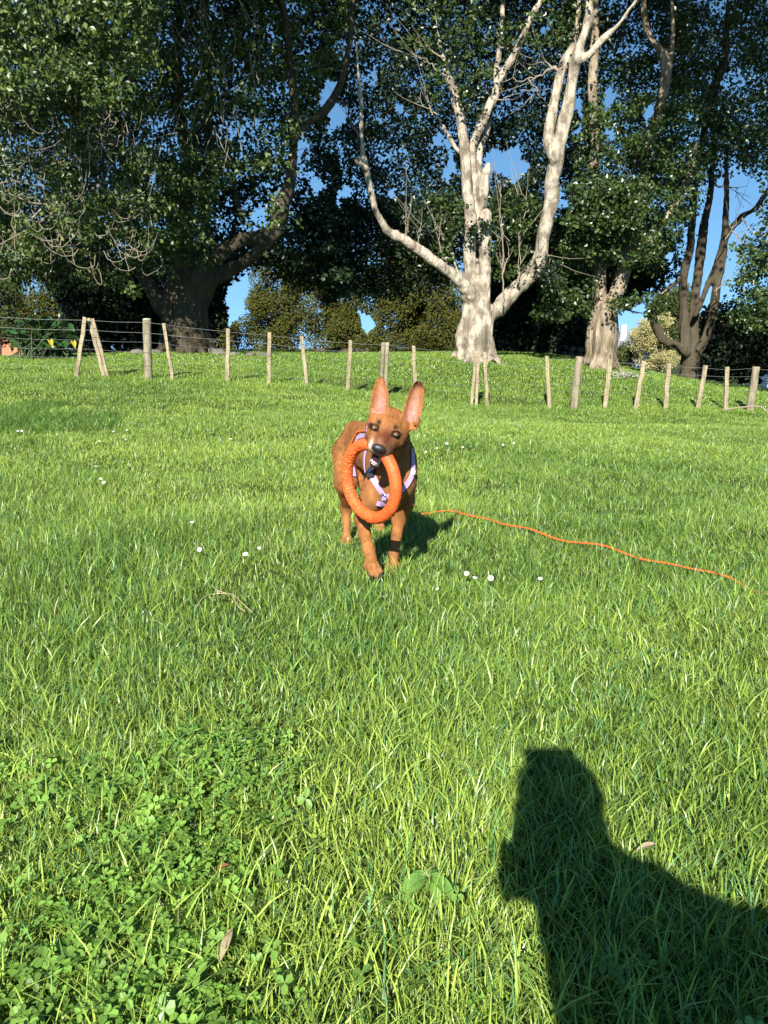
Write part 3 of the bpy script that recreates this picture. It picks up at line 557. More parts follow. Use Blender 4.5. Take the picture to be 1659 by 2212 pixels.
for c in [[(1640, 120, 2.5), (1600, 130, 2), (1575, 100, 1.6), (1560, 70, 1)], [(1650, 150, 2.5), (1620, 165, 2), (1605, 140, 1.5), (1590, 150, 1)], [(1620, 60, 2.4), (1580, 80, 2), (1555, 60, 1.2)], [(1545, 400, 3), (1590, 408, 2), (1590, 430, 1)],
          [(1492, 320, 2.4), (1500, 335, 2.2), (1480, 355, 1.6), (1455, 368, 1)], [(1498, 330, 2), (1490, 350, 1.6), (1470, 376, 1)], [(1500, 325, 1.6), (1502, 350, 1.2), (1492, 372, .8)], [(1578, 497, 2), (1600, 520, 1.6), (1610, 560, 1)], [(1603, 470, 2), (1615, 500, 1.6), (1600, 540, .8)],
          [(1632, 450, 2), (1640, 480, 1.5), (1625, 515, .8)], [(1545, 640, 2), (1560, 610, 2), (1575, 590, 1.2)], [(1565, 520, 1.8), (1590, 480, 1.4), (1588, 440, .9)], [(1440, 626, 2.5), (1400, 640, 2), (1360, 665, 1.2)]]: mb = MB(); thin(mb, 21.8, 21.6, c, 5); mb.build('branch', M_twig, T4)
up = boxcloud((9.5, 16, 10.5), (16, 22, 14), 380, 34, .65, g); leaves('shading_crown_top', up[up[:, 2] > 9.2 + .63*(20-up[:, 1])], .19, M_leafB, T4, 11)  # unseen upper crown, shaped to cast shade on the leaves below
# --- right edge tree (trunk outside the frame)
b5 = np.array([11.6, 20.0, 0]); b5[2] = gz(b5[0], b5[1])
T5 = empty('broadleaf_tree', b5, 'leafy tree reaching in from the right edge of the photo, only its outer foliage showing', 'tree')
x5 = 1662*0+CX + 11.6/20*F
trunk('trunk', [(20, 20, [(x5, 860, 24), (x5+4, 700, 18), (x5-8, 500, 15), (x5-30, 380, 10)]), (20, 19.6, [(x5, 620, 10), (x5-60, 560, 7), (x5-130, 520, 5)])], M_bark3, T5, seed=40)
leaves('crown', np.vstack([sprays([(1640, 400), (1700, 380), (1950, 400), (1950, 760), (1640, 720), (1590, 700), (1580, 620), (1625, 560), (1600, 540), (1640, 500)], 18.8, 21, 420, 32, .36, g, gap=0)]), .115, M_leafC, T5, 12)
# --- backdrop trees
def puffs(cx, cy, rx, ry, D, n, rp, per, g, gapf=1.0, dd=1.6):
    a = g.uniform(0, 2*np.pi, n); r = np.sqrt(g.random(n)); c = PV(cx+rx*r*np.cos(a), cy+ry*r*np.sin(a), D+g.uniform(-dd, dd, n))
    i = np.repeat(np.arange(n), per); o = g.normal(size=(len(i), 3)); o /= np.linalg.norm(o, axis=1)[:, None]; q = c[i] + o*(rp*g.uniform(.7, 1.3, n)[i]*g.random(len(i))**.25)[:, None]
    return q[~ingap(q, gapf)] if gapf else q
def backtree(label, cx, base_px, D, blobs, mat_, lsize, n, per, rp, group=None, cat='tree', name='conifer_tree', seed=0, gapf=1.0, tr=.16, tname='trunk'):
    x = (cx-CX)/F*D; b = np.array([x, D, gz(x, D)]); T = empty(name, b, label, cat, group); g = np.random.default_rng(seed)
    ct = np.array([(q[0], q[1]) for q in blobs]); top = P(cx, ct[:, 1].min(), D); mb = MB()
    z = np.linspace(b[2]-.2, top[2], 8); p = np.stack([x + .06*D/10*np.sin(z*1.7+seed), D+0*z, z], -1); mb.tube(p, np.linspace(tr, tr*.3, 8), 8)
    for q in blobs[:6]: mb.tube(spline([p[3], (p[5]+P(q[0], q[1], D))/2, P(q[0], q[1], D-.3)], 4), np.linspace(tr*.4, tr*.12, 9), 5, False)
    mb.build(tname, M_bark3, T)
    A = sum(q[2]*q[3] for q in blobs)
    leaves('crown' if cat == 'tree' else 'foliage', np.vstack([puffs(q[0], q[1], q[2], q[3], D, max(3, int(n*q[2]*q[3]/A)), rp, per, g, gapf) for q in blobs]), lsize, mat_, T, seed, droop=.1, out=(-.1, -.4, .45))
    return T
gB = 'olive conifers behind the mound'
backtree('olive conifer at the left behind the white lilies and below the curved twigs', 85, 760, 46, [(80, 640, 76, 80), (60, 705, 60, 50), (120, 580, 60, 50), (155, 690, 40, 60)], M_conif, .13, 117, 230, .62, gB, seed=51)
backtree('slim olive conifer directly right of the big shaded trunk', 482, 760, 47, [(482, 700, 25, 60), (478, 640, 22, 40), (486, 735, 26, 25)], M_conif, .13, 43, 230, .62, gB, seed=52)
backtree('bright olive conifer standing alone between two strips of sky', 592, 762, 48, [(600, 600, 62, 50), (592, 690, 58, 60), (575, 740, 48, 26), (630, 700, 34, 56), (556, 645, 26, 30), (640, 620, 30, 50)], M_conif, .13, 142, 230, .62, gB, seed=53)
backtree('olive conifer with dark gaps left of the wide hedge-like one', 735, 764, 47, [(730, 640, 62, 66), (712, 716, 46, 52), (770, 722, 46, 44), (690, 600, 44, 50), (740, 752, 60, 18)], M_conif, .13, 136, 230, .62, gB, seed=54)
backtree('widest olive conifer, beside the pale middle trunk', 895, 764, 46, [(860, 620, 72, 56), (920, 620, 66, 60), (840, 700, 58, 60), (930, 700, 66, 60), (880, 748, 100, 24), (900, 560, 60, 40), (975, 700, 30, 60)], M_conif, .13, 260, 230, .62, gB, seed=55)
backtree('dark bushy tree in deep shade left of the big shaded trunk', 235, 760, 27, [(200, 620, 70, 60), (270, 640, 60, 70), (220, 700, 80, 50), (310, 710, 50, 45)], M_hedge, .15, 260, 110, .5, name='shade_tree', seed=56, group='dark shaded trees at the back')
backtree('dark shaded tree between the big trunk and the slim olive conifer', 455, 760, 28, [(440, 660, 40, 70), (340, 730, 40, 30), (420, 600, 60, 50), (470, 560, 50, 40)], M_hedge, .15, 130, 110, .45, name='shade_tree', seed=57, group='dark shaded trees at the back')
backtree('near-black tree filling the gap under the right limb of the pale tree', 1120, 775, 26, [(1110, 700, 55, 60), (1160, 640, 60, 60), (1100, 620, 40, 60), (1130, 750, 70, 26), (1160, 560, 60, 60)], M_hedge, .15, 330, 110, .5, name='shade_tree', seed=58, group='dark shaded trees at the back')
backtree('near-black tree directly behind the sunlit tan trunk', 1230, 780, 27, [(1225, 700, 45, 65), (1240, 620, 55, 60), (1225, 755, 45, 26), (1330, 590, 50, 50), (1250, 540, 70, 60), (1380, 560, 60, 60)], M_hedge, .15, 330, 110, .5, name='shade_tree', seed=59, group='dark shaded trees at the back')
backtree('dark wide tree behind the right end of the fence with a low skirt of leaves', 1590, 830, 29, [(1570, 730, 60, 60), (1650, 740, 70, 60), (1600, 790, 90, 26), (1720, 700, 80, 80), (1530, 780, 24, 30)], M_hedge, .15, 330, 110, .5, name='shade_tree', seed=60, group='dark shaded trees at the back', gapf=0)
backtree('small golden-leaved tree glimpsed in dark foliage right of the many-stemmed tree', 1580, 830, 44, [(1560, 695, 40, 9), (1620, 702, 32, 8)], M_gold, .15, 34, 60, .4, name='golden_tree', seed=61, gapf=0, tr=.07)
backtree('grey-green feathery conifer rising behind the yellow bush', 1440, 790, 60, [(1440, 660, 26, 26), (1445, 700, 40, 32), (1425, 735, 50, 26), (1470, 660, 20, 40)], M_conif2, .17, 120, 140, .6, seed=62, gapf=0)
backtree('low green shrub right of the tan trunk below the grey roof', 1330, 790, 52, [(1330, 775, 36, 16), (1350, 765, 20, 12)], M_conif2, .15, 50, 130, .5, cat='shrub', name='shrub', seed=63, gapf=0, tr=.05, tname='stem')
backtree('pale yellow flowering bush between the tan trunk and the many-stemmed tree', 1410, 800, 50, [(1410, 706, 24, 10), (1432, 692, 14, 8), (1388, 726, 22, 9), (1418, 730, 20, 8), (1372, 745, 12, 6), (1436, 772, 24, 8), (1408, 788, 16, 8), (1384, 768, 9, 5), (1444, 786, 14, 8), (1400, 745, 12, 5)], M_bush, .10, 150, 110, .38, cat='bush', name='flowering_bush', seed=64, gapf=0, tr=.06, tname='stem')
backtree('bare pale grey shrub beside the strip of sky right of the slim olive conifer', 525, 760, 33, [(522, 735, 22, 26), (530, 700, 16, 18)], M_conif2, .05, 16, 45, .35, cat='shrub', name='shrub', seed=65, gapf=0, tr=.05, tname='stem')
backtree('distant green shrub at the far left beside the orange roof', 20, 770, 34, [(0, 660, 40, 60), (10, 720, 26, 20)], M_conif2, .11, 60, 110, .4, cat='tree', name='shade_tree', seed=66, gapf=0)
#@@P3S
# ------------------------------------------------------------------ fence
def ray_ground(px, py, lift=0.0):
    D = 3.0
    lo, hi = .5, 30.0
    for _ in range(40):
        D = (lo+hi)/2; q = P(px, py, D)
        if q[2] > gz(q[0], q[1]) + lift: lo = D
        else: hi = D
    return P(px, py, D)
POSTS = [('batten', 183.6, 686, 162, 818, 7), ('batten', 191, 688, 228, 819, 6.5), ('batten', 200, 688, 235, 820, 6.5), ('post', 317.5, 690, 320, 825, 17), ('batten', 354, 699, 375, 828, 6),
  ('batten', 492.5, 710, 490, 831, 7), ('batten', 582, 718.6, 580, 833, 6.5), ('batten', 651, 727, 665, 844, 6.5), ('batten', 757, 735, 749.5, 855, 6.5), ('half_post', 828, 739.5, 822.5, 858, 9), ('half_post', 837, 739.5, 832, 858, 8.5),
  ('batten', 893.5, 747, 898, 862, 6.5), ('batten', 1028, 758, 1017.6, 875, 5.5), ('batten', 1034, 759, 1028, 876, 5.5), ('batten', 1046.5, 761, 1053, 880, 6), ('batten', 1181, 769, 1187, 888, 7), ('post', 1252, 770, 1238, 886, 16),
  ('batten', 1318, 776, 1306.6, 884, 8), ('batten', 1391, 781, 1371, 888, 8), ('batten', 1445, 785, 1437, 890, 8), ('batten', 1524, 790, 1505, 892, 8), ('batten', 1571, 793, 1568, 892, 7), ('post', 1634, 792, 1618, 894, 15)]
fb = P(320, 825, FD(320)); fence = empty('wire_fence', fb, 'wire fence of leaning pale timber battens and stout round posts crossing the paddock', 'fence')
for kind, tx, ty, bx, by, w in POSTS:
    D = FD(bx) + (.05 if kind == 'batten' else 0); a = P(bx, by, D); a[2] -= .06; b = P(tx, ty, D); wd = w*D/F; mb = MB(); gp = np.random.default_rng(int(tx*7))
    t = np.linspace(0, 1, 9)[:, None]; p = a*(1-t) + b*t; p[1:-1, :2] += gp.normal(0, .004, (7, 2))
    if kind == 'batten':
        ax = (b-a)/np.linalg.norm(b-a); u = np.cross(ax, [0, 1, 0]); u /= np.linalg.norm(u); ww = wd*.55*(1 + gp.normal(0, .04, 9))
        ring = np.stack([p - u*ww[:, None] - [0, .014, 0], p + u*ww[:, None] - [0, .014, 0], p + u*ww[:, None] + [0, .02, 0], p - u*ww[:, None] + [0, .02, 0]], 1)
        ring[-1] += np.array([0, 0, 1])*gp.uniform(-.006, .01, (4, 1)); V = ring.reshape(-1, 3); i = np.arange(8)[:, None]*4; j = np.arange(4)[None]
        Q = np.vstack([np.stack([i+j, i+(j+1) % 4, i+4+(j+1) % 4, i+4+j], -1).reshape(-1, 4), [[32, 33, 34, 35], [3, 2, 1, 0]]]); mb.add(V, Q); o = mb.build('batten', M_batten, fence, False)
    else:
        mb.tube(p, wd*.5*(1 + gp.normal(0, .02, 9)), 14, True, flat=1.0, wob=.015); o = mb.build('post', M_post, fence, True); tag(o, 'stout round fence post' if kind == 'post' else 'post split from a pair of thinner poles')
        if w > 16:
            lb = MB(); lb.ball(b + [0, 0, .0], (wd*.54, wd*.54, .02), 14, 6); lb.build('lichen_cap', M_lichen, o)
        for hf in (.12, .3, .5, .68):
            if w > 12: q = p[0]*(1-hf) + p[-1]*hf; aa = np.linspace(0, 2*np.pi, 16); rb = MB(); rb.tube(q + np.stack([np.cos(aa)*wd*.52, np.sin(aa)*wd*.52, 0*aa + gp.normal(0, .004)], -1), .0028, 4, False); rb.build('wire_tie', M_wire, o)
main = [(-150, 670, 814), (0, 678, 816), (185, 686, 818), (318, 690, 825), (490, 710, 831), (581, 719, 833), (655, 727, 844), (754, 735, 855), (830, 739.5, 858), (895, 747, 862), (1035, 760, 876), (1184, 769, 888), (1245, 770, 886), (1312, 776, 884), (1382, 781, 888), (1441, 785, 890), (1515, 790, 892), (1570, 793, 892), (1628, 792, 894), (1850, 806, 903)]
gw = np.random.default_rng(9)
for hf in (.05, .21, .37, .52, .65, .79):
    pts = []
    for k, (x, t, b) in enumerate(main):
        D = FD(x) - .075; pts.append(P(x, t + (b-t)*hf + (gw.normal(0, 1.6) if hf > .4 and k > 8 else gw.normal(0, .5)), D))
        if k < len(main)-1:
            x2, t2, b2_ = main[k+1]; xm = (x+x2)/2; q = P(xm, (t+t2)/2*(1-hf) + (b+b2_)/2*hf + abs(x2-x)*.008, FD(xm)-.075); pts.append(q)
    mb = MB(); s = spline(pts, 3); mb.tube(s, .0018 if hf > .3 else .0026, 5); mb.build('wire', M_wire, fence)

# ------------------------------------------------------------------ dog
def nrm(v): v = np.asarray(v, float); return v/np.linalg.norm(v)
hm = nrm([-.27, -.73, -.60]); he = np.array([.93, 0, -.21]); he = nrm(he - hm*(he@hm)); hu = -np.cross(he, hm); HM = np.stack([he, hm, hu], 1)
EYE = P(834, 926, 2.60); HO = EYE - .02*hm - .02*hu
def H(x, y, z): return HO + x*he + y*hm + z*hu
sd = SDF((-.36, 2.38, -.02), (.22, 3.78, .82), .0038)
bax = nrm([-.17, .5, 0]); bsd = np.array([bax[1], -bax[0], 0]); BM = np.stack([bsd, bax, [0, 0, 1]], 1)
def sp_(p, r, k=.03): sd.ell(p, (r, r, r) if np.isscalar(r) else r, BM, k)
chest = np.array([.028, 2.98, .44]); hips = np.array([-.125, 3.40, .45])
sp_(chest + [0, 0, -.022], (.080, .19, .140), .03); sp_(chest + [0.004, -.10, -.045], (.066, .085, .100), .04)
sp_((chest+hips)/2 + [0, .02, .005], (.068, .22, .085), .05); sp_(hips, (.070, .13, .088), .04)
sd.chain([chest + [0, -.03, .12], (chest+hips)/2 + [0, 0, .085], hips + [0, .02, .075]], [.04, .035, .04], .05)
# neck
sd.chain([H(0, -.04, -.045), (H(0, -.05, -.06)+chest+[0, -.06, .06])/2, chest + [.0, -.07, .04]], [.052, .060, .080], .04)
sd.cap(H(0, -.055, -.03), chest + [0, .0, .09], .050, .045, .05)
# head
sd.ell(H(0, -.030, -.010), (.066, .064, .050), HM, .015); sd.ell(H(0, .0, .010), (.050, .040, .030), HM, .015)
for s in (-1, 1):
    sd.ell(H(.042*s, -.018, -.022), (.032, .046, .036), HM, .02)
    sd.cap(H(.024*s, .040, -.020), H(.021*s, .078, -.018), .028, .023, .015); sd.ell(H(.040*s, .005, -.045), (.026, .036, .030), HM, .02)
    sd.ell(H(.033*s, .022, .033), (.012, .006, .004), HM, .008)
sd.cap(H(0, .0, -.010), H(0, .078, -.010), .038, .030, .015); sd.cap(H(0, .015, .012), H(0, .088, .006), .019, .017, .01)
sd.cap(H(0, -.02, -.050), H(-.003, .052, -.120), .028, .019, .015); sd.ell(H(-.004, .062, -.124), (.023, .014, .012), HM, .008)
sd.cap(H(0, .03, -.055), H(0, .085, -.052), .017, .016, .008, cut=True)
for s in (-1, 1): sd.ell(H(.0375*s, .040, .019), (.0125, .013, .0085), HM, .004, cut=True)
# ears: thin cupped shells
EARS = []
def ear(base, tip, wmax, face, tp, rot):
    a = tip-base; L = np.linalg.norm(a); a = a/L; w = nrm(face - a*(np.dot(face, a))); u = np.cross(a, w)
    EARS.append((base, a, u, w, L, wmax, tp))
    def fn(gq):
        q = [gq[i]-base[i] for i in range(3)]; v = (q[0]*a[0]+q[1]*a[1]+q[2]*a[2])/L; uu = q[0]*u[0]+q[1]*u[1]+q[2]*u[2]; ww = q[0]*w[0]+q[1]*w[1]+q[2]*w[2]
        Wd = wmax*np.clip(np.sin(np.pi*(np.clip(v, -.25, 1)*.70+.30)), .001, 1)**tp
        cup = -.014 + .022*np.clip(np.abs(uu)/Wd, 0, 1.2)**2 - .012*np.clip(1-v, 0, 1)
        t = .0052; e1 = np.abs(ww-cup)-t; e2 = (np.abs(uu)-Wd)*.85; e3 = (np.abs(v-.42)-.58)*L; return np.maximum(np.maximum(e1, e2), e3)
    sd.custom(fn, base - .09 + np.minimum(0, a*L), base + .09 + np.maximum(0, a*L), .012)
ear(P(818, 898, 2.655), P(824, 811, 2.69), .0330, np.array([-.15, -1, .08]), .60, 0)
ear(P(886, 912, 2.635), P(906, 822, 2.67), .0325, np.array([.12, -1, .10]), .42, 0)
for s, q in ((-1, P(805, 892, 2.64)), (1, P(899, 908, 2.63))): sd.ell(q, (.012, .008, .020), None, .015)
# front leg A (reaching forward, photo left)
def leg(pts, rad, k=.02): sd.chain([np.asarray(p, float) for p in pts], rad, k)
A = [P(815, 1035, 2.90), P(800, 1082, 2.86), P(783, 1120, 2.86), P(787, 1152, 2.81), P(795, 1182, 2.765), P(802, 1208, 2.73)]
leg(A, [.052, .042, .0285, .0215, .0210, .0215], .014)
pa = P(806, 1233, 2.70)
for x_, y_, D_ in ((796, 1230, 2.705), (804, 1240, 2.69), (813, 1243, 2.685), (820, 1234, 2.695)): sd.chain([A[-1], P((A_x := 802 + (x_-808)*.8), 1222, D_ + .004), P(x_, y_, D_)], [.0165, .0135, .0115], .003)
# front leg B (standing, photo right)
B = [P(870, 1035, 2.93), P(872, 1085, 2.93), P(862, 1120, 2.95), P(857, 1155, 2.94), P(851, 1192, 2.925), P(850, 1212, 2.91)]
leg(B, [.050, .041, .0275, .0185, .0195, .0175], .014)
pb = P(849, 1231, 2.885)
for k, dx in enumerate((-.0205, -.007, .007, .0205)): sd.chain([B[-1], pb + [dx, .01 + abs(dx)*.5, .01], pb + [dx*1.2, -.012 + abs(dx)*.7, -.004]], [.014, .0118, .0095], .002)
# hind leg (photo left) and the far one
Cg = [hips + [-.045, .0, -.02], np.array([-.168, 3.31, .31]), np.array([-.172, 3.44, .165]), np.array([-.170, 3.40, .06])]
leg(Cg, [.062, .045, .020, .017], .03); pc = np.array([-.170, 3.355, .022]); 
for dx in (-.016, -.005, .006, .017): sd.chain([Cg[-1], pc + [dx, .01, .008], pc + [dx*1.1, -.014, -.002]], [.016, .0115, .0095], .005)
Dg = [hips + [.045, .0, -.02], np.array([-.06, 3.36, .29]), np.array([-.03, 3.60, .20]), np.array([-.025, 3.66, .075])]
leg(Dg, [.06, .044, .020, .017], .03); pd = np.array([-.025, 3.64, .024])
for dx in (-.016, -.005, .006, .017): sd.chain([Dg[-1], pd + [dx, .0, .006], pd + [dx*1.1, -.024, -.002]], [.016, .0115, .0095], .005)
leg([hips + [-.02, .10, .04], hips + [-.03, .20, -.02], hips + [-.035, .27, -.12], hips + [-.03, .30, -.2]], [.028, .02, .016, .01], .02)    # tail
Vd, Qd = sd.mesh(); Vd = relax(Vd, Qd, 2, .45); Nd = vnormals(Vd, Qd)
def G(p, c, r): return np.exp(-(((p-c)/r)**2).sum(-1))
def blendc(col, w, c): w = np.clip(w, 0, 1)[:, None]; return col*(1-w) + np.asarray(c, float)*w
TAN = np.array([.315, .132, .042]); col = np.tile(TAN, (len(Vd), 1))
col *= (1 + .28*fbm(Vd, 42, 71, 3) + .22*fbm(Vd, 12, 72))[:, None]
top_ = np.clip((Vd[:, 2]-.50)/.1, 0, 1)*(Vd[:, 1] > 2.85); col = blendc(col, .35*top_, (.30, .115, .04))
col = blendc(col, .5*np.clip((.22-Vd[:, 2])/.2, 0, 1), (.36, .17, .065))                            # paler lower legs
col = blendc(col, .5*G(Vd, chest + [0, -.16, -.02], .11)*(Vd[:, 1] < 2.95), (.36, .17, .065))
loc = (Vd-HO) @ HM; inh = (loc[:, 1] > -.11) & (np.abs(loc[:, 0]) < .09) & (np.abs(loc[:, 2]) < .13) & (Vd[:, 2] > .45)
def hb(w, c): 
    global col
    col = np.where(inh[:, None], blendc(col, w, c), col)
hb(1.2*G(loc, np.array([.006, .056, .014]), np.array([.028, .042, .028])), (.13, .038, .015))
hb(.5*G(loc, np.array([.045, .012, -.02]), np.array([.02, .05, .02]))*(1+vnoise(Vd, 120, 8)), (.15, .055, .02))               # darker red bridge
hb(.45*G(loc, np.array([0, -.03, .065]), np.array([.03, .03, .02])), (.25, .085, .03))
hb(.30*(G(loc, np.array([.03, -.01, .045]), np.array([.02, .03, .03]))+G(loc, np.array([-.03, -.01, .045]), np.array([.02, .03, .03]))), (.36, .14, .04))
fy = np.array([0, -1.0, 0]); ha_ = nrm(he - fy*(he@fy)); hb_ = nrm(hu - fy*(hu@fy) - ha_*((hu - fy*(hu@fy))@ha_))
for s in (-1, 1):
    q = Vd - H(.0375*s, .0298, .0185); qa, qb = q@ha_, q@hb_; nr_ = np.abs(q@fy) < .05
    hb(nr_*1.6*np.exp(-((qa-.002*s)/.0175)**4 - ((qb+.001)/.0112)**4), (.018, .013, .011))             # dark eye rims
    hb(nr_*1.2*np.exp(-((qa-.017*s)/.008)**2 - ((qb-.002)/.003)**2), (.03, .02, .015))
    hb(nr_*1.3*np.exp(-((qa+.009*s)/.0068)**2 - ((qb-.0215)/.0078)**2), (.04, .024, .016))             # brow spots
hb(1.1*G(loc, np.array([-.031, .088, -.002]), np.array([.0055, .018, .014])), (.72, .66, .60))         # white blaze beside the nose
hb(.15*G(loc, np.array([-.008, .085, .024]), np.array([.011, .010, .006])), (.50, .42, .36))
hb(1.3*G(loc, np.array([.024, .07, -.020]), np.array([.022, .03, .018])), (.05, .035, .03))            # dark lips
hb(1.2*G(loc, np.array([-.030, .06, -.030]), np.array([.018, .04, .016])), (.04, .03, .028))
hb(1.3*G(loc, np.array([.024, .080, -.008]), np.array([.012, .03, .018])), (.055, .04, .035))
hb(1.2*G(loc, np.array([0, .09, -.022]), np.array([.03, .03, .008])), (.28, .25, .24))
hb(1.3*(loc[:, 2] < -.040)*(loc[:, 1] > -.005)*np.clip((loc[:, 1]+.01)/.02, 0, 1), (.045, .032, .03))     # lower jaw
for k, (b_, a_, u_, w_, L_, wm, tp) in enumerate(EARS):
    q = Vd-b_; v = (q@a_)/L_; uu = q@u_; near = (v > -.05) & (v < 1.1) & (np.abs(uu) < wm*1.15) & (np.abs(q@w_) < .035); fr_ = (Nd@w_) > .15
    Wd = wm*np.clip(np.sin(np.pi*(np.clip(v, -.25, 1)*.70+.30)), .05, 1)**tp; r_ = np.abs(uu - (.1*wm if k == 0 else -.0))/Wd
    inn = near & fr_ & (v > .02)
    pink = np.clip(1.5-1.75*r_, 0, 1)*np.clip(1.35-1.3*v, 0, 1)*(1+.25*vnoise(Vd, 90, 5)); col = np.where(inn[:, None], blendc(col, pink, (.44, .23, .18)), col)
    ed = np.clip((r_-.5)*2.0, 0, 1)*.75; col = np.where(inn[:, None], blendc(col, ed*.8, (.34, .15, .05)), col)
    if k == 1: col = np.where(near[:, None], blendc(col, np.clip((v-.80)*9, 0, 1), (.075, .025, .012)), col)
    else: col = np.where(near[:, None], blendc(col, .6*np.clip((v-.88)*9, 0, 1), (.22, .08, .035)), col)
for q in (pa, pb, pc, pd):                                                                       # black claws and paw pads
    col = blendc(col, 1.6*G(Vd, q + [0, -.014, -.026], np.array([.028, .03, .011])), (.02, .017, .015))
M_fur = mat('dog_coat', attr='col', rough=.75, spec=.18, noise=((110, 110, 60), (.66, .60, .52), .22), bump=((240, 240, 240), .22, .003)); M_fur.node_tree.nodes['Principled BSDF'].inputs['Sheen Weight'].default_value = 0
dog = empty('dog', (.0, 3.05, gz(0, 3.05)), 'tan dog with upright ears trotting towards the camera with an orange ring in its mouth', 'dog')
body = mk_mesh('body', Vd, Qd, M_fur, dog, True, col)
bvh = BVHTree.FromPolygons([tuple(v) for v in Vd], [tuple(q) for q in Qd])
# fine short coat hairs along the silhouette
gh = np.random.default_rng(12); fi = gh.integers(0, len(Qd), 60000); c0 = Vd[Qd[fi]].mean(1); n0 = Nd[Qd[fi, 0]]; lc = (c0-HO)@HM
nose_zone = (G(lc, np.array([0, .09, 0]), np.array([.03, .04, .03])) > .3) | (G(lc, np.array([.0375, .03, .019]), np.array([.02, .03, .012])) > .3) | (G(lc, np.array([-.0375, .03, .019]), np.array([.02, .03, .012])) > .3)
m = ~nose_zone; fi, c0, n0 = fi[m], c0[m], n0[m]; dn = np.array([0, .35, -.9]) - n0*(n0@np.array([0, .35, -.9]))[:, None]; dirn = n0*.35 + dn*.8 + gh.normal(0, .15, n0.shape); Lh = gh.uniform(.003, .0060, len(fi))[:, None]
sdv = np.cross(dirn, gh.normal(size=dirn.shape)); sdv /= np.linalg.norm(sdv, axis=1)[:, None]; e_ = c0 + dirn*Lh
Vh = np.stack([c0-sdv*.0006, c0+sdv*.0006, e_+sdv*.0001, e_-sdv*.0001], 1).reshape(-1, 3); ch_ = np.repeat(col[Qd[fi, 0]]*gh.uniform(.8, 1.25, (len(fi), 1)), 4, 0)
tag(mk_mesh('coat_hair', Vh, np.arange(len(Vh)).reshape(-1, 4), M_fur, dog, True, ch_), kind='stuff')
M_claw = mat('claw', (.02, .017, .015), .4)
for x_, y_, D_ in ((795, 1237, 2.70), (804, 1247, 2.683), (814, 1250, 2.68), (823, 1240, 2.69), (838, 1239, 2.866), (846, 1243, 2.86), (854, 1243, 2.86), (861, 1239, 2.866)):
    q = P(x_, y_, D_); mb = MB(); mb.tube([q + [0, .008, .006], q + [0, -.004, -.001], q + [0, -.009, -.009]], [.0052, .0042, .0015], 7); mb.build('claw', M_claw, dog)
# nose, eyes, tongue
M_nose = mat('wet_black_nose', (.02, .02, .022), .45, spec=.5, bump=((500, 500, 500), .25, .001))
ns = SDF(H(0, .095, 0)-.045, H(0, .095, 0)+.045, .0017)
ns.ell(H(0, .101, .002), (.0245, .014, .0195), HM, .005); ns.ell(H(0, .104, .011), (.0210, .012, .010), HM, .006)
for s in (-1, 1): ns.ell(H(.0135*s, .112, -.001), (.0052, .009, .0042), HM, .003, cut=True); ns.ell(H(.0205*s, .105, -.004), (.0042, .010, .0028), HM, .002, cut=True)
ns.cap(H(0, .117, .0), H(0, .112, -.017), .0014, .0014, .002, cut=True)
v_, q_ = ns.mesh(); mk_mesh('nose', relax(v_, q_, 1), q_, M_nose, dog)
M_eye = mat('eye_amber', (.13, .06, .018), .22, spec=.6, coat=1); M_pup = mat('pupil', (.004, .004, .004), .22, spec=.6, coat=1)
for s in (-1, 1):
    mb = MB(); mb.ball(H(.0375*s, .0292, .0185), (.0098, .0105, .0066), 16, 12, HM); ey = mb.build('eye', M_eye, dog)
    mb = MB(); mb.ball(H(.0365*s, .0378, .0198), (.0042, .0030, .0040), 12, 8, HM); mb.build('pupil', M_pup, ey)
M_tong = mat('tongue', (.66, .30, .30), .35, spec=.5, noise=((60, 60, 60), (.75, .4, .38), .3)); mb = MB(); mb.ball(H(-.003, .060, -.106), (.017, .018, .010), 14, 8, HM); mb.build('tongue', M_tong, dog)
M_tooth = mat('tooth', (.75, .70, .58), .3); 
for s in (-1, 1):
    mb = MB(); mb.tube([H(.015*s-.004, .066, -.116), H(.016*s-.004, .070, -.100)], [.0035, .0012], 6); mb.build('tooth', M_tooth, dog)
mb = MB()
for k in range(-3, 4): mb.ball(H(.0035*k-.004, .076-abs(k)*.0012, -.1135), (.0018, .0016, .0035), 6, 4, HM)
tag(mb.build('incisor_row', M_tooth, dog))
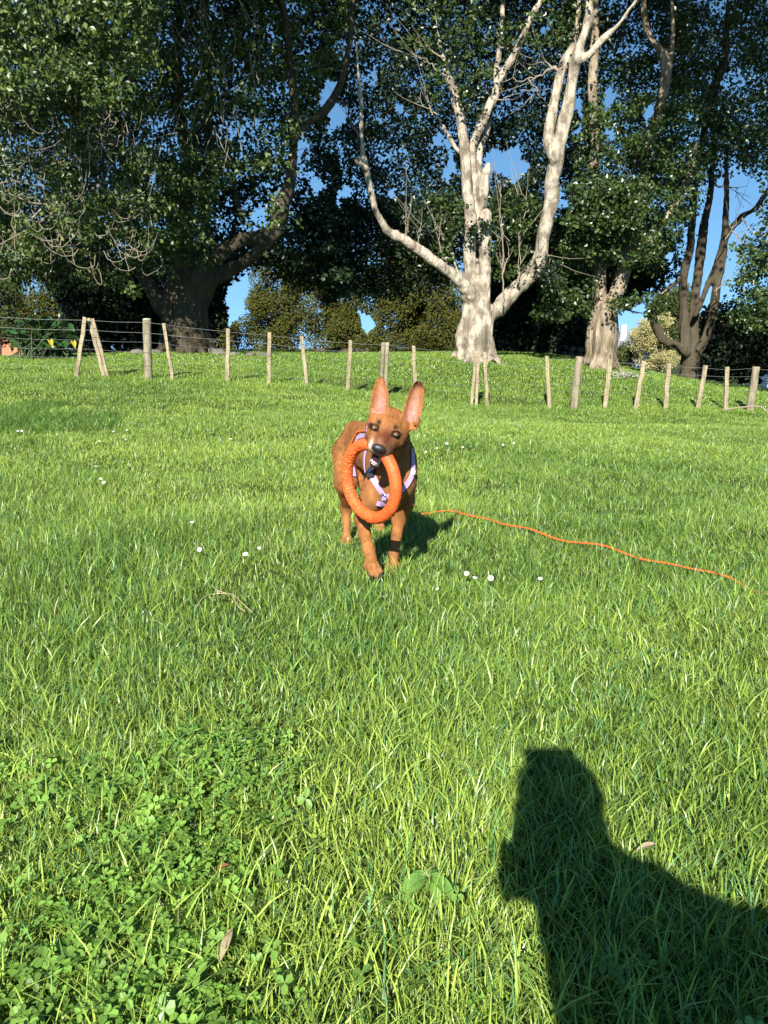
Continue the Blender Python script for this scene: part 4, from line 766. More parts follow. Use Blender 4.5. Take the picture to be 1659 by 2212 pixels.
# harness
M_lilac = mat('lilac_webbing', (.46, .34, .54), .7, noise=((300, 300, 300), (.45, .30, .52), .25), spec=.25); M_orw = mat('orange_piping', (.80, .17, .03), .55)
M_blk = mat('black_plastic', (.02, .02, .022), .4); M_steel = mat('steel', (.6, .6, .62), .25, metallic=.9)
def hit(px, py):
    d = P(px, py, 3)-np.array([0, 0, CAMH]); r = bvh.ray_cast(Vector((0, 0, CAMH)), Vector(d).normalized(), 6); return (np.array(r[0]), np.array(r[1])) if r[0] is not None else None
def ribbon(name, pts, wd, mat_, parent, off=.004, th=.003):
    if len(pts) < 3: return None
    s = spline(pts, 6); c = []; nn = []
    for p in s:
        r = bvh.find_nearest(Vector(p)); n = np.array(r[1]); 
        c.append(np.array(r[0])); nn.append(n)
    c = np.array(c); nn = np.array(nn)
    for _ in range(6): nn[1:-1] = (nn[:-2]+nn[1:-1]*2+nn[2:])/4; c[1:-1] = (c[:-2]+c[1:-1]*2+c[2:])/4
    nn /= np.linalg.norm(nn, axis=1)[:, None]; T = np.gradient(c, axis=0); T /= np.linalg.norm(T, axis=1)[:, None]+1e-9; sdw = np.cross(T, nn); sdw /= np.linalg.norm(sdw, axis=1)[:, None]
    c = c + nn*off; a = c - sdw*wd/2; b = c + sdw*wd/2
    V = np.stack([a, b, b+nn*th, a+nn*th], 1).reshape(-1, 3); m = len(c); i = np.arange(m-1)[:, None]*4; j = np.arange(4)[None]
    Q = np.vstack([np.stack([i+j, i+4+j, i+4+(j+1) % 4, i+(j+1) % 4], -1).reshape(-1, 4), [[0, 1, 2, 3], [4*m-1, 4*m-2, 4*m-3, 4*m-4]]]); return mk_mesh(name, V, Q, mat_, parent, False)
def pxpath(L): return [h[0] for h in (hit(*q) for q in L) if h is not None]
def loop(c, ax, u0, r=.3):
    ax = nrm(ax); u = nrm(np.asarray(u0) - ax*(np.dot(u0, ax))); w = np.cross(ax, u); out = []
    for k in range(29):
        a = 2*np.pi*k/28; d = math.cos(a)*u + math.sin(a)*w; h = bvh.ray_cast(Vector(c + d*r), Vector(-d), r)
        out.append(np.array(h[0]) if h[0] is not None else c + d*.1)
    return out
harness = ribbon('harness', loop(chest + [-.03, .10, 0], bax, [0, 0, 1.0]), .024, M_lilac, dog, .005); tag(harness, 'lilac webbing harness')
ribbon('harness_strap', pxpath([(795, 927), (783, 940), (771, 957), (763, 980), (760, 1005), (764, 1030), (772, 1052)]), .018, M_lilac, harness)
ribbon('piping', pxpath([(797, 922), (783, 930), (769, 944), (759, 962), (753, 985), (750, 1010)]), .006, M_orw, harness, .005, .004)
ribbon('harness_strap', pxpath([(800, 1000), (800, 1016), (808, 1034), (819, 1052), (833, 1072)]), .024, M_lilac, harness)
ribbon('harness_strap', pxpath([(833, 1072), (852, 1067), (872, 1053), (884, 1036), (890, 1018), (890, 995), (888, 970)]), .020, M_lilac, harness)
ribbon('harness_strap', pxpath([(833, 1074), (831, 1080), (830, 1086)]), .022, M_lilac, harness, .006); ribbon('harness_strap', pxpath([(812, 1086), (819, 1088), (826, 1089), (834, 1089), (842, 1088)]), .018, M_lilac, harness, .007)
h = hit(803, 1029)
if h: q, n = h; fx = nrm(np.cross(n, [0, 0, 1])); fz = np.cross(n, fx); mb = MB(); mb.box(q + n*.012, (.030, .02, .014), np.stack([nrm(fx+.3*fz), nrm(fz-.3*fx), n], 1), .85); mb.build('buckle', M_blk, harness, False)
h = hit(833, 1070)
if h: q, n = h; aa = np.linspace(0, 2*np.pi, 25); fx = nrm(np.cross(n, [0, 0, 1])); fz = np.cross(n, fx); mb = MB(); mb.tube(q + n*.014 + .0145*np.cos(aa)[:, None]*fx + .0145*np.sin(aa)[:, None]*fz, .0024, 6, False); mb.build('chest_ring', M_steel, harness)
h = hit(889, 1020)
if h: q, n = h; mb = MB(); mb.ball(q + n*.009, (.010, .008, .014), 10, 8); tag(mb.build('strap_slider', mat('pale_plastic', (.62, .60, .68), .3), harness))
mb = MB(); pt = chest + [-.03, .10, .155]; aa = np.linspace(0, 2*np.pi, 20); mb.tube(pt + .014*np.stack([np.cos(aa), 0*aa, np.sin(aa)], -1), .0025, 6, False); mb.build('lead_ring', M_steel, harness)
# ring toy
M_ring = mat('orange_foam_rubber', (.84, .155, .032), .6, spec=.4, noise=((30, 30, 30), (.55, .065, .01), .3), bump=((160, 160, 160), .25, .002))
rh = nrm([math.cos(R(48)), -math.sin(R(48)), 0]); rv = nrm([-.10, .03, 1]); rh = nrm(rh - rv*(rh@rv)); rn = np.cross(rh, rv); a0 = R(30)
Mp = H(.0, .060, -.048); RR, rr = .1305, .0212; RC = [0, 0, .002] + Mp - RR*(rh*math.sin(a0) + rv*math.cos(a0))
a = np.linspace(0, 2*np.pi, 420, endpoint=False)[:, None]; t = np.linspace(0, 2*np.pi, 56, endpoint=False)[None]
side = np.cos(t)     # 1 = outer rim
tread = np.clip(np.sin(a*84 + 1.5*np.sign(np.sin(t*2))), -.1, .4)*.0022*np.clip(side*1.8-.6, 0, 1) + .0014*np.clip(np.sin(a*90+t*6), 0, 1)*np.clip(1-abs(side-.1)*2.5, 0, 1)
xyz = np.stack([np.broadcast_to(a, (420, 56)), np.broadcast_to(t, (420, 56)), np.zeros((420, 56))], -1); lug = np.clip(vnoise(xyz, (26, 3.2, 1), 6) + .1, -.4, .25)*.0040*np.clip(.75 - .6*np.cos(a - 1.4), 0, 1); r_ = rr + tread*.6*np.clip(.6 - .6*np.cos(a - .8), 0, 1) + lug + .0007*vnoise(xyz, (60, 9, 1), 8)
rad = RR + r_*np.cos(t)*1.0; zz = r_*np.sin(t)*1.0
bite = np.exp(-((np.angle(np.exp(1j*(a-a0))))/.13)**2); zz = zz*(1-.1*bite); rad = RR + (rad-RR)*(1-.48*bite)
V = RC + (rad*np.sin(a))[..., None]*rh + (rad*np.cos(a))[..., None]*rv + zz[..., None]*rn
i = np.arange(420)[:, None]*56; i2 = (np.arange(420)[:, None]+1) % 420*56; j = np.arange(56)[None]; k = (j+1) % 56
tag(mk_mesh('ring_toy', V.reshape(-1, 3), np.stack([i+j, i2+j, i2+k, i+k], -1).reshape(-1, 4), M_ring), 'orange rubber ring with a moulded tread held in the mouth of the dog', 'dog toy')
# lead
M_lead = mat('orange_webbing', (.80, .115, .02), .6, noise=((120, 120, 120), (.6, .10, .02), .25))
LP = [(880, 1109), (905, 1107), (930, 1104), (955, 1101), (978, 1101), (1005, 1109), (1050, 1120), (1100, 1134), (1180, 1155), (1250, 1172), (1300, 1182), (1350, 1196), (1400, 1209), (1470, 1222), (1540, 1237), (1600, 1257), (1659, 1285), (1760, 1345), (1900, 1440)]
lp = [pt + [0, .01, -.01], pt + [.03, .10, -.06], np.array([.07, 3.30, .2])] + [ray_ground(x, y, .024) for x, y in LP]
s = spline(lp, 8); gl = np.arange(len(s)); s[24:, 2] += .016*vnoise(s[24:], 6, 3); mb = MB(); mb.tube(s, .0048, 8, flat=.55); tag(mb.build('dog_lead', M_lead), 'long orange lead trailing from the dog across the grass to the right', 'lead')

# ------------------------------------------------------------------ daisies and ground details
M_petal = mat('white_petal', (.82, .82, .80), .5, trans=.25); M_disc = mat('yellow_disc', (.75, .52, .03), .8); M_stem = mat('flower_stem', (.10, .20, .04), .6)
def make_daisy():
    r = empty('daisy', (0, 0, 0), 'x', 'flower', 'daisies in the grass'); mb = MB(); mb.tube(spline([(0, 0, -.055), (.004, 0, -.02), (0, 0, 0)], 3), .0009, 5); mb.build('stem', M_stem, r)
    mb = MB(); n = 20
    for k in range(n):
        a = 2*math.pi*k/n; c, s_ = math.cos(a), math.sin(a); R2 = .0112*(1 + .12*((k*7) % 3-1)); up = .002*((k*5) % 3-1)
        q = [(.002, 0, 0), (.006, .0017, .0012), (.0095, .0013, .001), (R2, 0, up), (.0095, -.0013, .001), (.006, -.0017, .0012)]
        V = [(x*c-y*s_, x*s_+y*c, z) for x, y, z in q]; mb.add(V, [[0, 1, 2, 3], [0, 3, 4, 5]])
    mb.build('petals', M_petal, r, False); mb = MB(); mb.ball((0, 0, .0015), (.0042, .0042, .0028), 10, 6); mb.build('disc', M_disc, r); return r
DA = [(1060, 1249, 1.25, 'largest white daisy, rightmost of the three close together right of the front paws'), (1026, 1248, .95, 'small white daisy in the middle of three right of the front paws'), (1008, 1239, 1.05, 'white daisy nearest the paws, left of the three close together'),
 (1167, 1250, .95, 'white daisy standing alone under the orange lead, right of the group of three'), (945, 1272, .6, 'tiny closed daisy bud in the grass just below the three daisies by the paws'), (38, 931, 1.5, 'left of two touching white daisies near the left edge, under the fence'), (47, 931, 1.5, 'right of two touching white daisies near the left edge, under the fence'),
 (245, 932, 1.3, 'white daisy in the far grass below the stout lichened fence post'), (215, 953, 1.1, 'white daisy in far grass, lowest left of three near the long dark grass'), (271, 950, 1.0, 'small white daisy below and right of the one under the lichened post'),
 (274, 929, 1.0, 'small white daisy in the far grass right of the one under the lichened post'), (217, 1034, 1.15, 'upper daisy of the close pair in the grass left of the dog'), (224, 1042, 1.35, 'lower, bigger daisy of the close pair in the grass left of the dog'), (207, 1007, .8, 'faint yellowish daisy just above the close pair left of the dog'),
 (415, 1128, 1.1, 'white daisy level with the lower rim of the orange ring, far to its left'), (431, 1187, 1.2, 'white daisy in mid grass level with the hind paw, leftmost of a row of three'), (530, 1197, 1.25, 'white daisy in the middle of the row of three left of the hind paw'), (560, 1184, .9, 'small white daisy nearest the hind paw in the row of three'),
 (498, 948, 1.3, 'pale daisy in the grass below the upright batten left of the dog'), (965, 958, 1.3, 'white daisy right of the ears of the dog, topmost of its cluster'), (920, 976, 1.1, 'white daisy just right of the cheek of the dog'), (1000, 966, 1.2, 'white daisy in the far grass, rightmost of the cluster beside the head of the dog'),
 (944, 968, .9, 'small daisy low in the cluster beside the head of the dog'), (1087, 961, 1.2, 'white daisy alone in far grass right of the head of the dog'), (1110, 957, 1.1, 'small white daisy, far right neighbour of the lone one beyond the dog'), (670, 965, 1.0, 'small white daisy in the grass left of the back of the dog')]
d0 = make_daisy()
for k, (x, y, sc, lab) in enumerate(DA):
    if k == 0: o = d0
    else:
        o = d0.copy(); COL.objects.link(o)
        for c in d0.children: e = c.copy(); COL.objects.link(e); e.parent = o
    o.location = tuple(ray_ground(x, y, .055)); o.scale = (sc*.82,)*3; rr_ = random.Random(k); o.rotation_euler = (R(rr_.uniform(15, 55)), R(rr_.uniform(-25, 15)), rr_.uniform(-.5, .5)); o['label'] = lab
# dry straw and a fallen leaf or two
M_straw = mat('dry_straw', (.36, .31, .15), .8); M_dead = mat('dead_leaf', (.33, .29, .17), .8, noise=((40, 40, 40), (.25, .18, .1), .3))
mb = MB()
for L in ([(425, 1310), (440, 1290), (458, 1284), (480, 1282), (505, 1285), (520, 1300), (545, 1322)], [(455, 1262), (470, 1275), (490, 1282)], [(500, 1284), (515, 1310), (530, 1320)]):
    mb.tube(spline([ray_ground(x, y, .05 + .006*(i_ % 2)) for i_, (x, y) in enumerate(L)], 5), .0017, 5)
tag(mb.build('dry_stalk', M_straw), 'arched dry straw stalk lying in the grass below left of the dog', 'straw')
def flatleaf(name, px, py, L, wd, ang, mat_, label, lift=.04):
    c = ray_ground(px, py, lift); t = np.linspace(0, 1, 7); w = np.sin(np.pi*np.clip(t, .03, .97))**.8*wd/2; u = np.array([math.cos(ang), math.sin(ang), .25]); v = np.array([-math.sin(ang), math.cos(ang), 0])
    p = c + t[:, None]*L*u + (np.sin(t*3)*L*.12)[:, None]*[0, 0, 1]; V = np.stack([p-v*w[:, None]+[0, 0, .15*wd], p, p+v*w[:, None]+[0, 0, .15*wd]], 1).reshape(-1, 3); V = np.vstack([V, V-[0, 0, .0008]])
    q = []; 
    for i_ in range(6): q += [[3*i_, 3*i_+1, 3*i_+4, 3*i_+3], [3*i_+1, 3*i_+2, 3*i_+5, 3*i_+4]]
    q += [[a_+21 for a_ in e][::-1] for e in q[:12]]; return tag(mk_mesh(name, V, q, mat_, None, False), label, 'leaf')
flatleaf('dead_leaf', 1375, 1838, .035, .014, .1, M_dead, 'pale dry leaf lying in the grass right of the shadow of the head')
flatleaf('dead_leaf', 475, 2080, .05, .013, 1.4, M_dead, 'narrow pale dry leaf upright in the grass near the bottom left')
flatleaf('dead_leaf', 468, 1880, .02, .010, .3, mat('rust_leaf', (.18, .08, .035), .8), 'tiny rust brown leaf scrap in the grass left of the middle', .03)
# broad-leaved weed
wr = ray_ground(925, 1925, .0); weed = empty('broadleaf_weed', wr, 'rosette of broad pale green leaves in the grass left of the photographer shadow', 'weed')
M_weed = mat('weed_leaf', (.20, .36, .07), .5, trans=.25, noise=((40, 40, 40), (.10, .22, .04), .3)); gq = np.random.default_rng(4)
for k in range(11):
    an = 2*math.pi*k/11 + gq.normal(0, .35); L = gq.uniform(.03, .062); wd = L*.42; t = np.linspace(0, 1, 9); w = np.sin(np.pi*np.clip(t*.93+.05, 0, 1))**.8*wd/2; u = np.array([math.cos(an), math.sin(an), 0]); v = np.array([-math.sin(an), math.cos(an), 0])
    p = wr + (t*L)[:, None]*u + (.022 + .06*L/.1*t - .055*t*t)[:, None]*np.array([0, 0, 1]); V = np.stack([p-v*w[:, None]+[0, 0, .006], p, p+v*w[:, None]+[0, 0, .006]], 1).reshape(-1, 3); q = []
    for i_ in range(8): q += [[3*i_, 3*i_+1, 3*i_+4, 3*i_+3], [3*i_+1, 3*i_+2, 3*i_+5, 3*i_+4]]
    mk_mesh('leaf', V, q, M_weed, weed)

# ------------------------------------------------------------------ big-leaved lily at the left
gp = np.random.default_rng(14); pb_ = P(92, 765, 17.5); pb_[2] = gz(pb_[0], pb_[1])
M_lilyl = mat('lily_leaf', (.025, .065, .015), .3, spec=.5, trans=.15, noise=((3, 3, 3), (.025, .07, .018), .3)); M_yl = mat('yellowed_leaf', (.62, .50, .05), .5, trans=.25); M_stalk = mat('lily_stalk', (.035, .06, .015), .6)
M_lily = mat('lily_flower', (.85, .85, .80), .5)
lily = empty('lily_clump', pb_, 'clump of big arrow-shaped leaves with two white flowers behind the left end of the fence', 'plant')
fm, st, ym = MB(), MB(), MB()
def arrow(c, ax, up, L):
    ax = nrm(ax); nn = nrm(np.asarray(up) - ax*(np.dot(up, ax))); sd_ = np.cross(ax, nn); rows = [(-.28, .16, .30), (-.1, .05, .40), (.08, .0, .42), (.3, 0, .36), (.55, 0, .24), (.8, 0, .1), (1, 0, .0)]; V = []
    for t, inn, w in rows: z = -.22*t*t*L; V += [c + ax*t*L + sd_*(-w*L) + nn*(z+.10*L), c + ax*(t if t > 0 else 0)*L + nn*z, c + ax*t*L + sd_*w*L + nn*(z+.10*L)]
    q = []
    for i_ in range(6): q += [[3*i_, 3*i_+1, 3*i_+4, 3*i_+3], [3*i_+1, 3*i_+2, 3*i_+5, 3*i_+4]]
    return V, q
for k in range(170):
    x, y = gp.uniform(22, 160), gp.uniform(684, 752)
    if (abs(x-90)/75)**2 + (abs(y-735)/58)**2 > 1: continue
    c = P(x, y, 17.5 + gp.uniform(-.55, .5)); an = gp.uniform(0, 2*np.pi); fm.add(*arrow(c, [math.cos(an), -.2+.8*math.sin(an), gp.uniform(-1, .3)], [gp.normal(0, .8), gp.uniform(-1, .3), 1], gp.uniform(.12, .24)))
    b_ = pb_ + [gp.normal(0, .3), gp.normal(0, .2), -.05]; st.tube([b_, (b_*.4+c*.6) + [gp.normal(0, .05), 0, .1], c], [.016, .013, .009], 5, False)
fm.build('foliage', M_lilyl, lily); st.build('stalks', M_stalk, lily)
for x, y in ((108, 736), (158, 739)): 
    m_ = MB(); m_.add(*arrow(P(x, y, 16.9), [.35, -.2, -1], [.9, -.7, .3], .15)); m_.build('yellow_leaf', M_yl, lily)
for x, y, s_ in ((76, 674, 1.0), (128, 690-9, .85)):
    c = P(x, y, 17.2); m_ = MB(); n = 14; a_ = np.linspace(0, 2*np.pi, n, endpoint=False); rows = []
    for t in np.linspace(0, 1, 7): r_ = (.012 + .055*t**1.6)*s_; rows.append(np.stack([np.cos(a_)*r_ + .03*t*t, np.sin(a_)*r_, t*.10*s_ + .035*t*t*np.cos(a_)], -1))
    V = np.array(rows).reshape(-1, 3) + c - [0, 0, .05]; i_ = np.arange(6)[:, None]*n; j_ = np.arange(n)[None]; m_.add(V, np.stack([i_+j_, i_+(j_+1) % n, i_+n+(j_+1) % n, i_+n+j_], -1).reshape(-1, 4))
    fl = m_.build('flower', M_lily, lily); m_ = MB(); m_.tube([c - [0, 0, .05], c + [0, 0, .05]], [.008, .006], 6); m_.build('spadix', M_disc, fl); m_ = MB(); m_.tube([pb_ + [0, 0, .1], (pb_+c)/2 + [0, 0, .15], c - [0, 0, .05]], [.014, .012, .01], 5); m_.build('flower_stalk', M_stalk, fl)

# ------------------------------------------------------------------ stones, logs, sticks, roots
def rock(c, r, seed, mat_=None, name='stone', parent=None):
    mb = MB(); mb.ball((0, 0, 0), (1, 1, 1), 14, 9); V = np.vstack(mb.V); V = V*(1 + .22*fbm(V, 1.3, seed)[:, None])*np.asarray(r) + c; return mk_mesh(name, V, np.vstack(mb.Q), mat_ or M_stone, parent)
wb = P(1165, 776, 25); wb[2] = gz(wb[0], wb[1]); wall = empty('stone_wall', wb, 'low dry wall of rough dark stones in the shade behind the pale and the tan trunks', 'wall'); gs = np.random.default_rng(8)
x = 1068.0
while x < 1262:
    w = gs.uniform(13, 24); D = 25.2; q = P(x+w/2, 776, D); q[2] = gz(q[0], q[1]) + .1; rock(q, (w*.52*D/F, .22, gs.uniform(.11, .15)), int(x), None, 'stone', wall)
    if gs.random() < .75: q2 = q + [0.05, .05, .2]; rock(q2, (w*.5*D/F, .2, .10), int(x)+5, None, 'stone', wall)
    x += w
lb_ = P(735, 763, 23.3); lb_[2] = gz(lb_[0], lb_[1]); 
for k, (x0, x1, y0, y1, r_, lab) in enumerate(((676, 742, 765, 757, .10, 'dark fallen log on the crest of the mound left of the wide olive conifer'), (735, 798, 758, 765, .085, 'thinner dark log ending nearest the wide olive conifer on the crest'))):
    a_ = P(x0, y0, 23.2); b_ = P(x1, y1, 23.4); a_[2] = gz(a_[0], a_[1]) + .08; b_[2] = gz(b_[0], b_[1]) + .1; mb = MB(); t = np.linspace(0, 1, 10)[:, None]; mb.tube(a_*(1-t)+b_*t + gs.normal(0, .015, (10, 3)), r_*(1+gs.normal(0, .12, 10)), 10, wob=.06); tag(mb.build('log', M_bark3), lab, 'log')
for k in range(7):
    x = [300, 335, 475, 505, 540, 570, 455][k]; q = P(x, 764, 18.3+k*.1); q[2] = gz(q[0], q[1])+.03
    tag(rock(q, (gs.uniform(.12, .26), .16, gs.uniform(.06, .10)), 90+k), ['small grey stone in the shade left of the big trunk', 'low stone against the left root of the big trunk', 'stone just right of the roots of the big trunk', 'second stone right of the roots of the big trunk', 'flat stone under the strip of sky right of the big trunk', 'last stone to the right of the big trunk, under the lone olive conifer', 'stone tucked into the right root of the big trunk'][k], 'stone', 'stones around the big trunk')
M_ash = mat('bleached_wood', (.36, .34, .30), .85); gs = np.random.default_rng(3); cc = P(1350, 815, 19.8); cc[2] = gz(cc[0], cc[1])+.04; pile = empty('stick_pile', cc, 'heap of bleached sticks at the foot of the tan sunlit trunk', 'sticks')
for k in range(60):
    a_ = cc + gs.normal(0, 1, 3)*[.24, .15, .03]; an = gs.uniform(0, 2*np.pi); L = gs.uniform(.06, .25); mb = MB(); mb.tube([a_, a_+np.array([math.cos(an), math.sin(an), gs.normal(0, .2)])*L], [.012, .006], 5); mb.build('stick', M_ash, pile)
mb = MB(); mb.tube(spline([P(1560, 886, 16.3), P(1600, 880, 16.2), P(1640, 878, 16.1), P(1655, 888, 16.0)], 5), .018, 6); tag(mb.build('fallen_branch', M_twig), 'curved dead branch in the grass by the rightmost fence post', 'branch')

# ------------------------------------------------------------------ distant buildings and sign
M_wht = mat('white_board', (.78, .78, .76), .6); M_grey = mat('grey_roof', (.20, .22, .25), .7, noise=((1, 8, 1), (.16, .17, .20), .3)); M_tile = mat('orange_tile', (.50, .20, .10), .8, noise=((6, 6, 6), (.38, .14, .07), .3)); M_glass = mat('window_glass', (.03, .04, .05), .1, spec=.6)
def house(px, D, w, dpt, hw, hr, mw, mr, label, zb=None, win=2, ridge=.0):
    x = (px-CX)/F*D; zb = float(gz(x, D)) if zb is None else zb; T = empty('house', (x, D, zb), label, 'house'); mb = MB(); mb.box((x, D+dpt/2, zb+hw/2), (w, dpt, hw)); mb.build('wall', mw, T, False)
    o = .25; a, b = x-w/2-o, x+w/2+o; y0, y1 = D-o, D+dpt+o; z0 = zb+hw-.05; zr = zb+hw+hr
    V = [(a, y0, z0), (b, y0, z0), (b, y1, z0), (a, y1, z0), (a+ridge, (y0+y1)/2, zr), (b-ridge, (y0+y1)/2, zr)]; V2 = [(p[0], p[1], p[2]+.12) for p in V]
    mb = MB(); mb.add(V+V2, [[0, 3, 2, 1], [6, 7, 11, 10], [8, 9, 10, 11], [0, 1, 7, 6], [1, 2, 8, 7], [2, 3, 9, 8], [3, 0, 6, 9], [9, 6, 10, 10], [7, 8, 11, 11]]); rf = mb.build('roof', mr, T, False)
    for k in range(win):
        xx = x + (k+.5-win/2)*w/win; mb = MB(); mb.box((xx, D-.03, zb+hw*.55), (.9, .08, 1.0)); wn = mb.build('window', M_wht, T, False); mb = MB(); mb.box((xx, D-.05, zb+hw*.55), (.74, .08, .84)); mb.build('pane', M_glass, wn, False)
    return T, rf, (x, D, zr)
T, rf, (x, D, z) = house(1358, 75, 3.2, 6, 2.7, 2.0, M_wht, M_grey, 'distant white house with a grey roof in the gap right of the tan trunk', -2.2, 1, .8)
mb = MB(); mb.box((x-.72, D+1.4, z-.15), (.5, .5, 1.5), None, .95); mb.build('cloud_block', M_wht, rf, False)  # white block on the roof, standing in for a low white cloud
house(1385, 64, 1.6, 3, 2.6, 1.0, M_wht, M_wht, 'small white shed in front of the grey roof, half behind the yellow bush', -1.4, 0)
house(-10, 48, 4.6, 5, .9, 1.5, M_wht, M_tile, 'far house at the left edge showing only its orange tiled roof', -.4, 2, .9)
sx = P(1649, 842, 25); sz = float(gz(sx[0], sx[1])); sg = empty('sign', (sx[0], sx[1], sz), 'white sign with a pointed gable top on a post beyond the rightmost fence post', 'sign')
zt = P(1650, 807, 25)[2]; mb = MB(); mb.box((sx[0], 25, (sz+zt)/2-.08), (.09, .09, zt-sz-.1)); mb.build('post', M_wht, sg, False)
def prism(pts, y, th): n = len(pts); V = [(p[0], y-th/2, p[1]) for p in pts] + [(p[0], y+th/2, p[1]) for p in pts]; return V, [[i_, (i_+1) % n, n+(i_+1) % n, n+i_] for i_ in range(n)]
c = sx[0]; mb = MB(); V = [(c-.10, 24.90, zt-.21), (c+.10, 24.90, zt-.21), (c+.17, 24.90, zt-.15), (c, 24.90, zt), (c-.17, 24.90, zt-.15)]; V += [(a_, 24.93, b_) for a_, _, b_ in V]
mb.add(V, [[0, 1, 2, 3], [0, 3, 4, 4], [8, 7, 6, 5], [9, 8, 5, 5], [0, 5, 6, 1], [1, 6, 7, 2], [2, 7, 8, 3], [3, 8, 9, 4], [4, 9, 5, 0]]); mb.build('gable_board', M_wht, sg, False)
mb = MB(); mb.box((c, 24.92, zt-.36), (.26, .03, .18)); mb.build('panel', mat('grey_white_board', (.62, .64, .68), .6), sg, False)
BL = [(1591, 'leftmost of three short white bollards in the shade left of the white sign'), (1605, 'middle one of three short white bollards in the shade left of the white sign'), (1617, 'rightmost of three short white bollards, nearest the white sign')]
for x_, lab in BL:
    q = P(x_, 840, 26); q[2] = gz(q[0], q[1]); T = empty('bollard', q, lab, 'bollard', 'short white bollards'); zt_ = P(x_, 830, 26)[2]; mb = MB(); mb.tube([q, (q[0], q[1], zt_)], [.04, .036], 10); mb.build('post', M_wht, T); mb = MB(); mb.ball((q[0], q[1], zt_), (.037, .037, .02), 10, 6); mb.build('cap', M_wht, T)

# ------------------------------------------------------------------ the photographer, kneeling behind the phone
ps = SDF((-.22, -.95, -.02), (.50, .06, 1.20), .0075)
hc = np.array([.012, -.265, 1.03]); nb = np.array([.13, -.36, .91])
def figure(sdf, inf=0.0, parts='all'):
    c = lambda *a, k=.03: sdf.cap(np.array(a[0]), np.array(a[1]), a[2]+inf, a[3]+inf, k)
    if parts in ('all', 'head'):
        sdf.ell(hc, (.078, .092, .108), None, .02); sdf.ell(hc + [0, .03, -.06], (.052, .055, .05), None, .02); c(hc + [.02, -.03, -.06], nb, .052, .058)
        sdf.cap(hc + [0, .085, .0], hc + [0, .105, -.022], .010, .014, .012); 
        for s in (-1, 1): sdf.ell(hc + [.073*s, -.01, -.01], (.010, .018, .030), None, .008)
        sdf.ell(hc + [0, .088, -.055], (.025, .012, .009), None, .006)
    if parts in ('all', 'torso'):
        sdf.ell((.175, -.38, .74), (.145+inf, .10+inf, .17+inf), None, .04); c((.075, -.37, .85), (.29, -.37, .85), .052, .06); c((.13, -.40, .66), (.13, -.45, .40), .125, .135, k=.05); c(nb, (.16, -.37, .87), .065, .09)
        c((.062, -.365, .845), (.068, -.27, .60), .058, .046); c((.06, -.30, .86), (.035, -.17, .80), .045, .034); c((.075, -.27, .60), (.045, -.085, .735), .038, .026); c((.305, -.365, .84), (.30, -.22, .61), .054, .042); c((.30, -.22, .61), (.085, -.07, .745), .042, .028)  # second capsule is added to close a gap in the cast shadow
    if parts in ('all', 'legs'):
        for s in (-1, 1):
            x = .13+.11*s; c((.13+.08*s, -.46, .34), (x, -.10, .10), .088, .062, k=.04); c((x, -.10, .09), (x-.02*s, -.52, .075), .058, .042); c((x-.02*s, -.52, .075), (x-.02*s, -.64, .05), .042, .035)
figure(ps)
for s, w in ((-1, np.array([.012, -.080, .745])), (1, np.array([.078, -.068, .75]))):      # hands: palm, four fingers round the phone, thumb
    palm = w + [.0, .03, .02]; ps.ell(palm, (.020, .030, .036), None, .012)
    edge = -.027 if s < 0 else .049
    for k in range(4):
        z = palm[2] + .028 - .019*k; f0 = np.array([edge + .008*s, -.045, z]); f1 = np.array([edge + .009*s, -.008, z+.003]); f2 = np.array([edge - s*(.018-.003*abs(k-1)), .005, z+.002])
        ps.chain([palm + [0, 0, .018-.012*k], f0, f1, f2], [.010, .0088, .0082, .0072], .004)
    ps.chain([palm + [0, -.01, .02], np.array([edge-.004*s, -.048, palm[2]+.03]), np.array([edge-.020*s, -.034, palm[2]+.052])], [.012, .010, .0085], .005)
Vp, Qp = ps.mesh(); Vp = relax(Vp, Qp, 1)
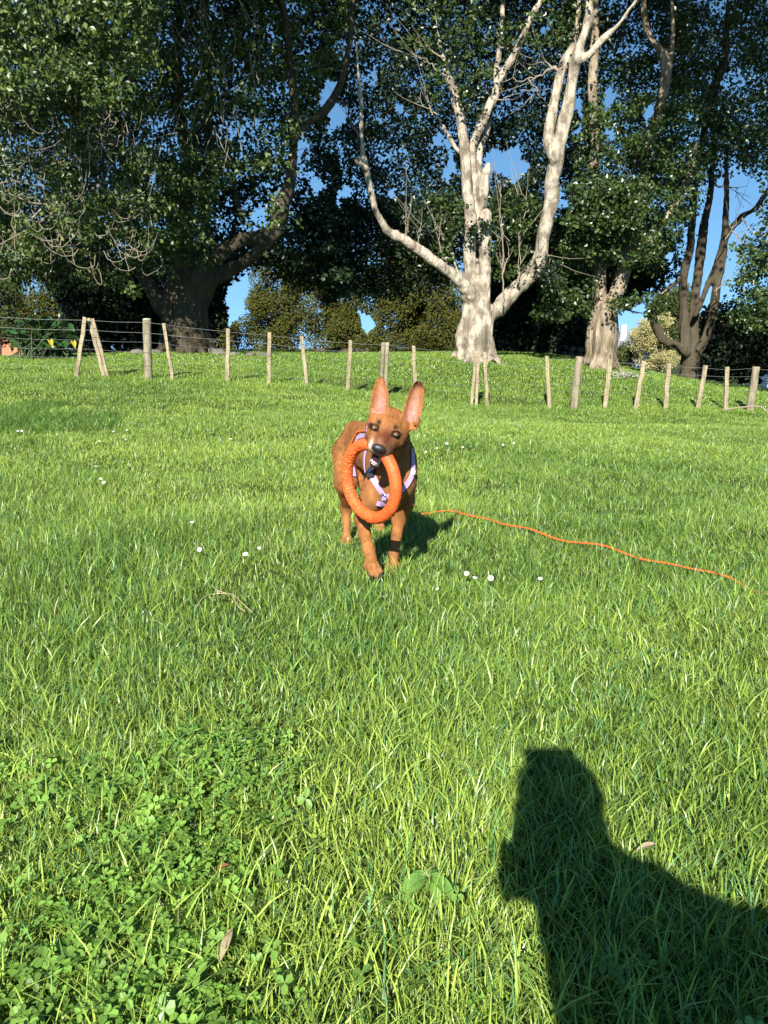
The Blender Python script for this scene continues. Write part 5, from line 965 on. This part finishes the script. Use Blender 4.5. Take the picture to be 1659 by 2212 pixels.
person = empty('person', (.13, -.45, 0), 'photographer kneeling in the grass behind the phone, seen in the photo only as a shadow', 'person')
M_skin = mat('skin', (.55, .34, .25), .5); mk_mesh('body', Vp, Qp, M_skin, person)
for nm, part, inf, lo, hi, cl in (('jacket', 'torso', .013, (-.24, -.75, .2), (.50, -.085, .98), (.05, .08, .13)), ('trousers', 'legs', .012, (-.24, -.75, -.02), (.50, .06, .52), (.06, .06, .07))):
    js = SDF(lo, hi, .0085); figure(js, inf, part); v_, q_ = js.mesh(); mk_mesh(nm, relax(v_, q_, 2), q_, mat(nm+'_cloth', cl, .85, bump=((40, 40, 40), .5, .01)), person)
for s in (-1, 1): ss = SDF((-.1, -.82, -.02), (.36, -.5, .16), .006); x = .13+.09*s; ss.chain([np.array([x, -.60, .055]), np.array([x, -.68, .04]), np.array([x, -.74, .07])], [.048, .043, .035], .02); v_, q_ = ss.mesh(); mk_mesh('shoe', v_, q_, mat('shoe_leather', (.05, .04, .035), .6), person)
cs = SDF(hc-[.12, .15, .0], hc+[.12, .25, .16], .005); cs.ell(hc+[0, -.005, .03], (.086, .100, .090), None, .01); cs.custom(lambda q: (hc[2]+.035)-q[2]+0*q[0]+0*q[1], hc-[.12, .15, .0], hc+[.12, .25, .16], .005) if False else None
cs.d = np.maximum(cs.d, (hc[2]+.030) - (cs.lo[2]+np.arange(cs.n[2])*cs.h)[None, None, :]); bc = hc+[.004, .072, .055]; cs.custom(lambda q: np.maximum(np.maximum(np.abs(q[0]-bc[0])-.056, np.abs(q[1]-bc[1])-.060), np.abs(q[2]-bc[2])-.008), bc-.11, bc+.11, .008); v_, q_ = cs.mesh(); mk_mesh('cap', relax(v_, q_, 1), q_, mat('cap_cloth', (.04, .05, .07), .8), person)
phone = empty('phone', (.011, -.03, .74), 'dark phone held up in both hands of the photographer', 'phone')
mb = MB(); mb.box((.011, -.022, .818), (.072, .008, .148), None, 1.0); mb.build('case', M_blk, phone, False); mb = MB(); mb.box((.011, -.0275, .818), (.066, .003, .140)); mb.build('screen', M_glass, phone, False)
#@@P3E
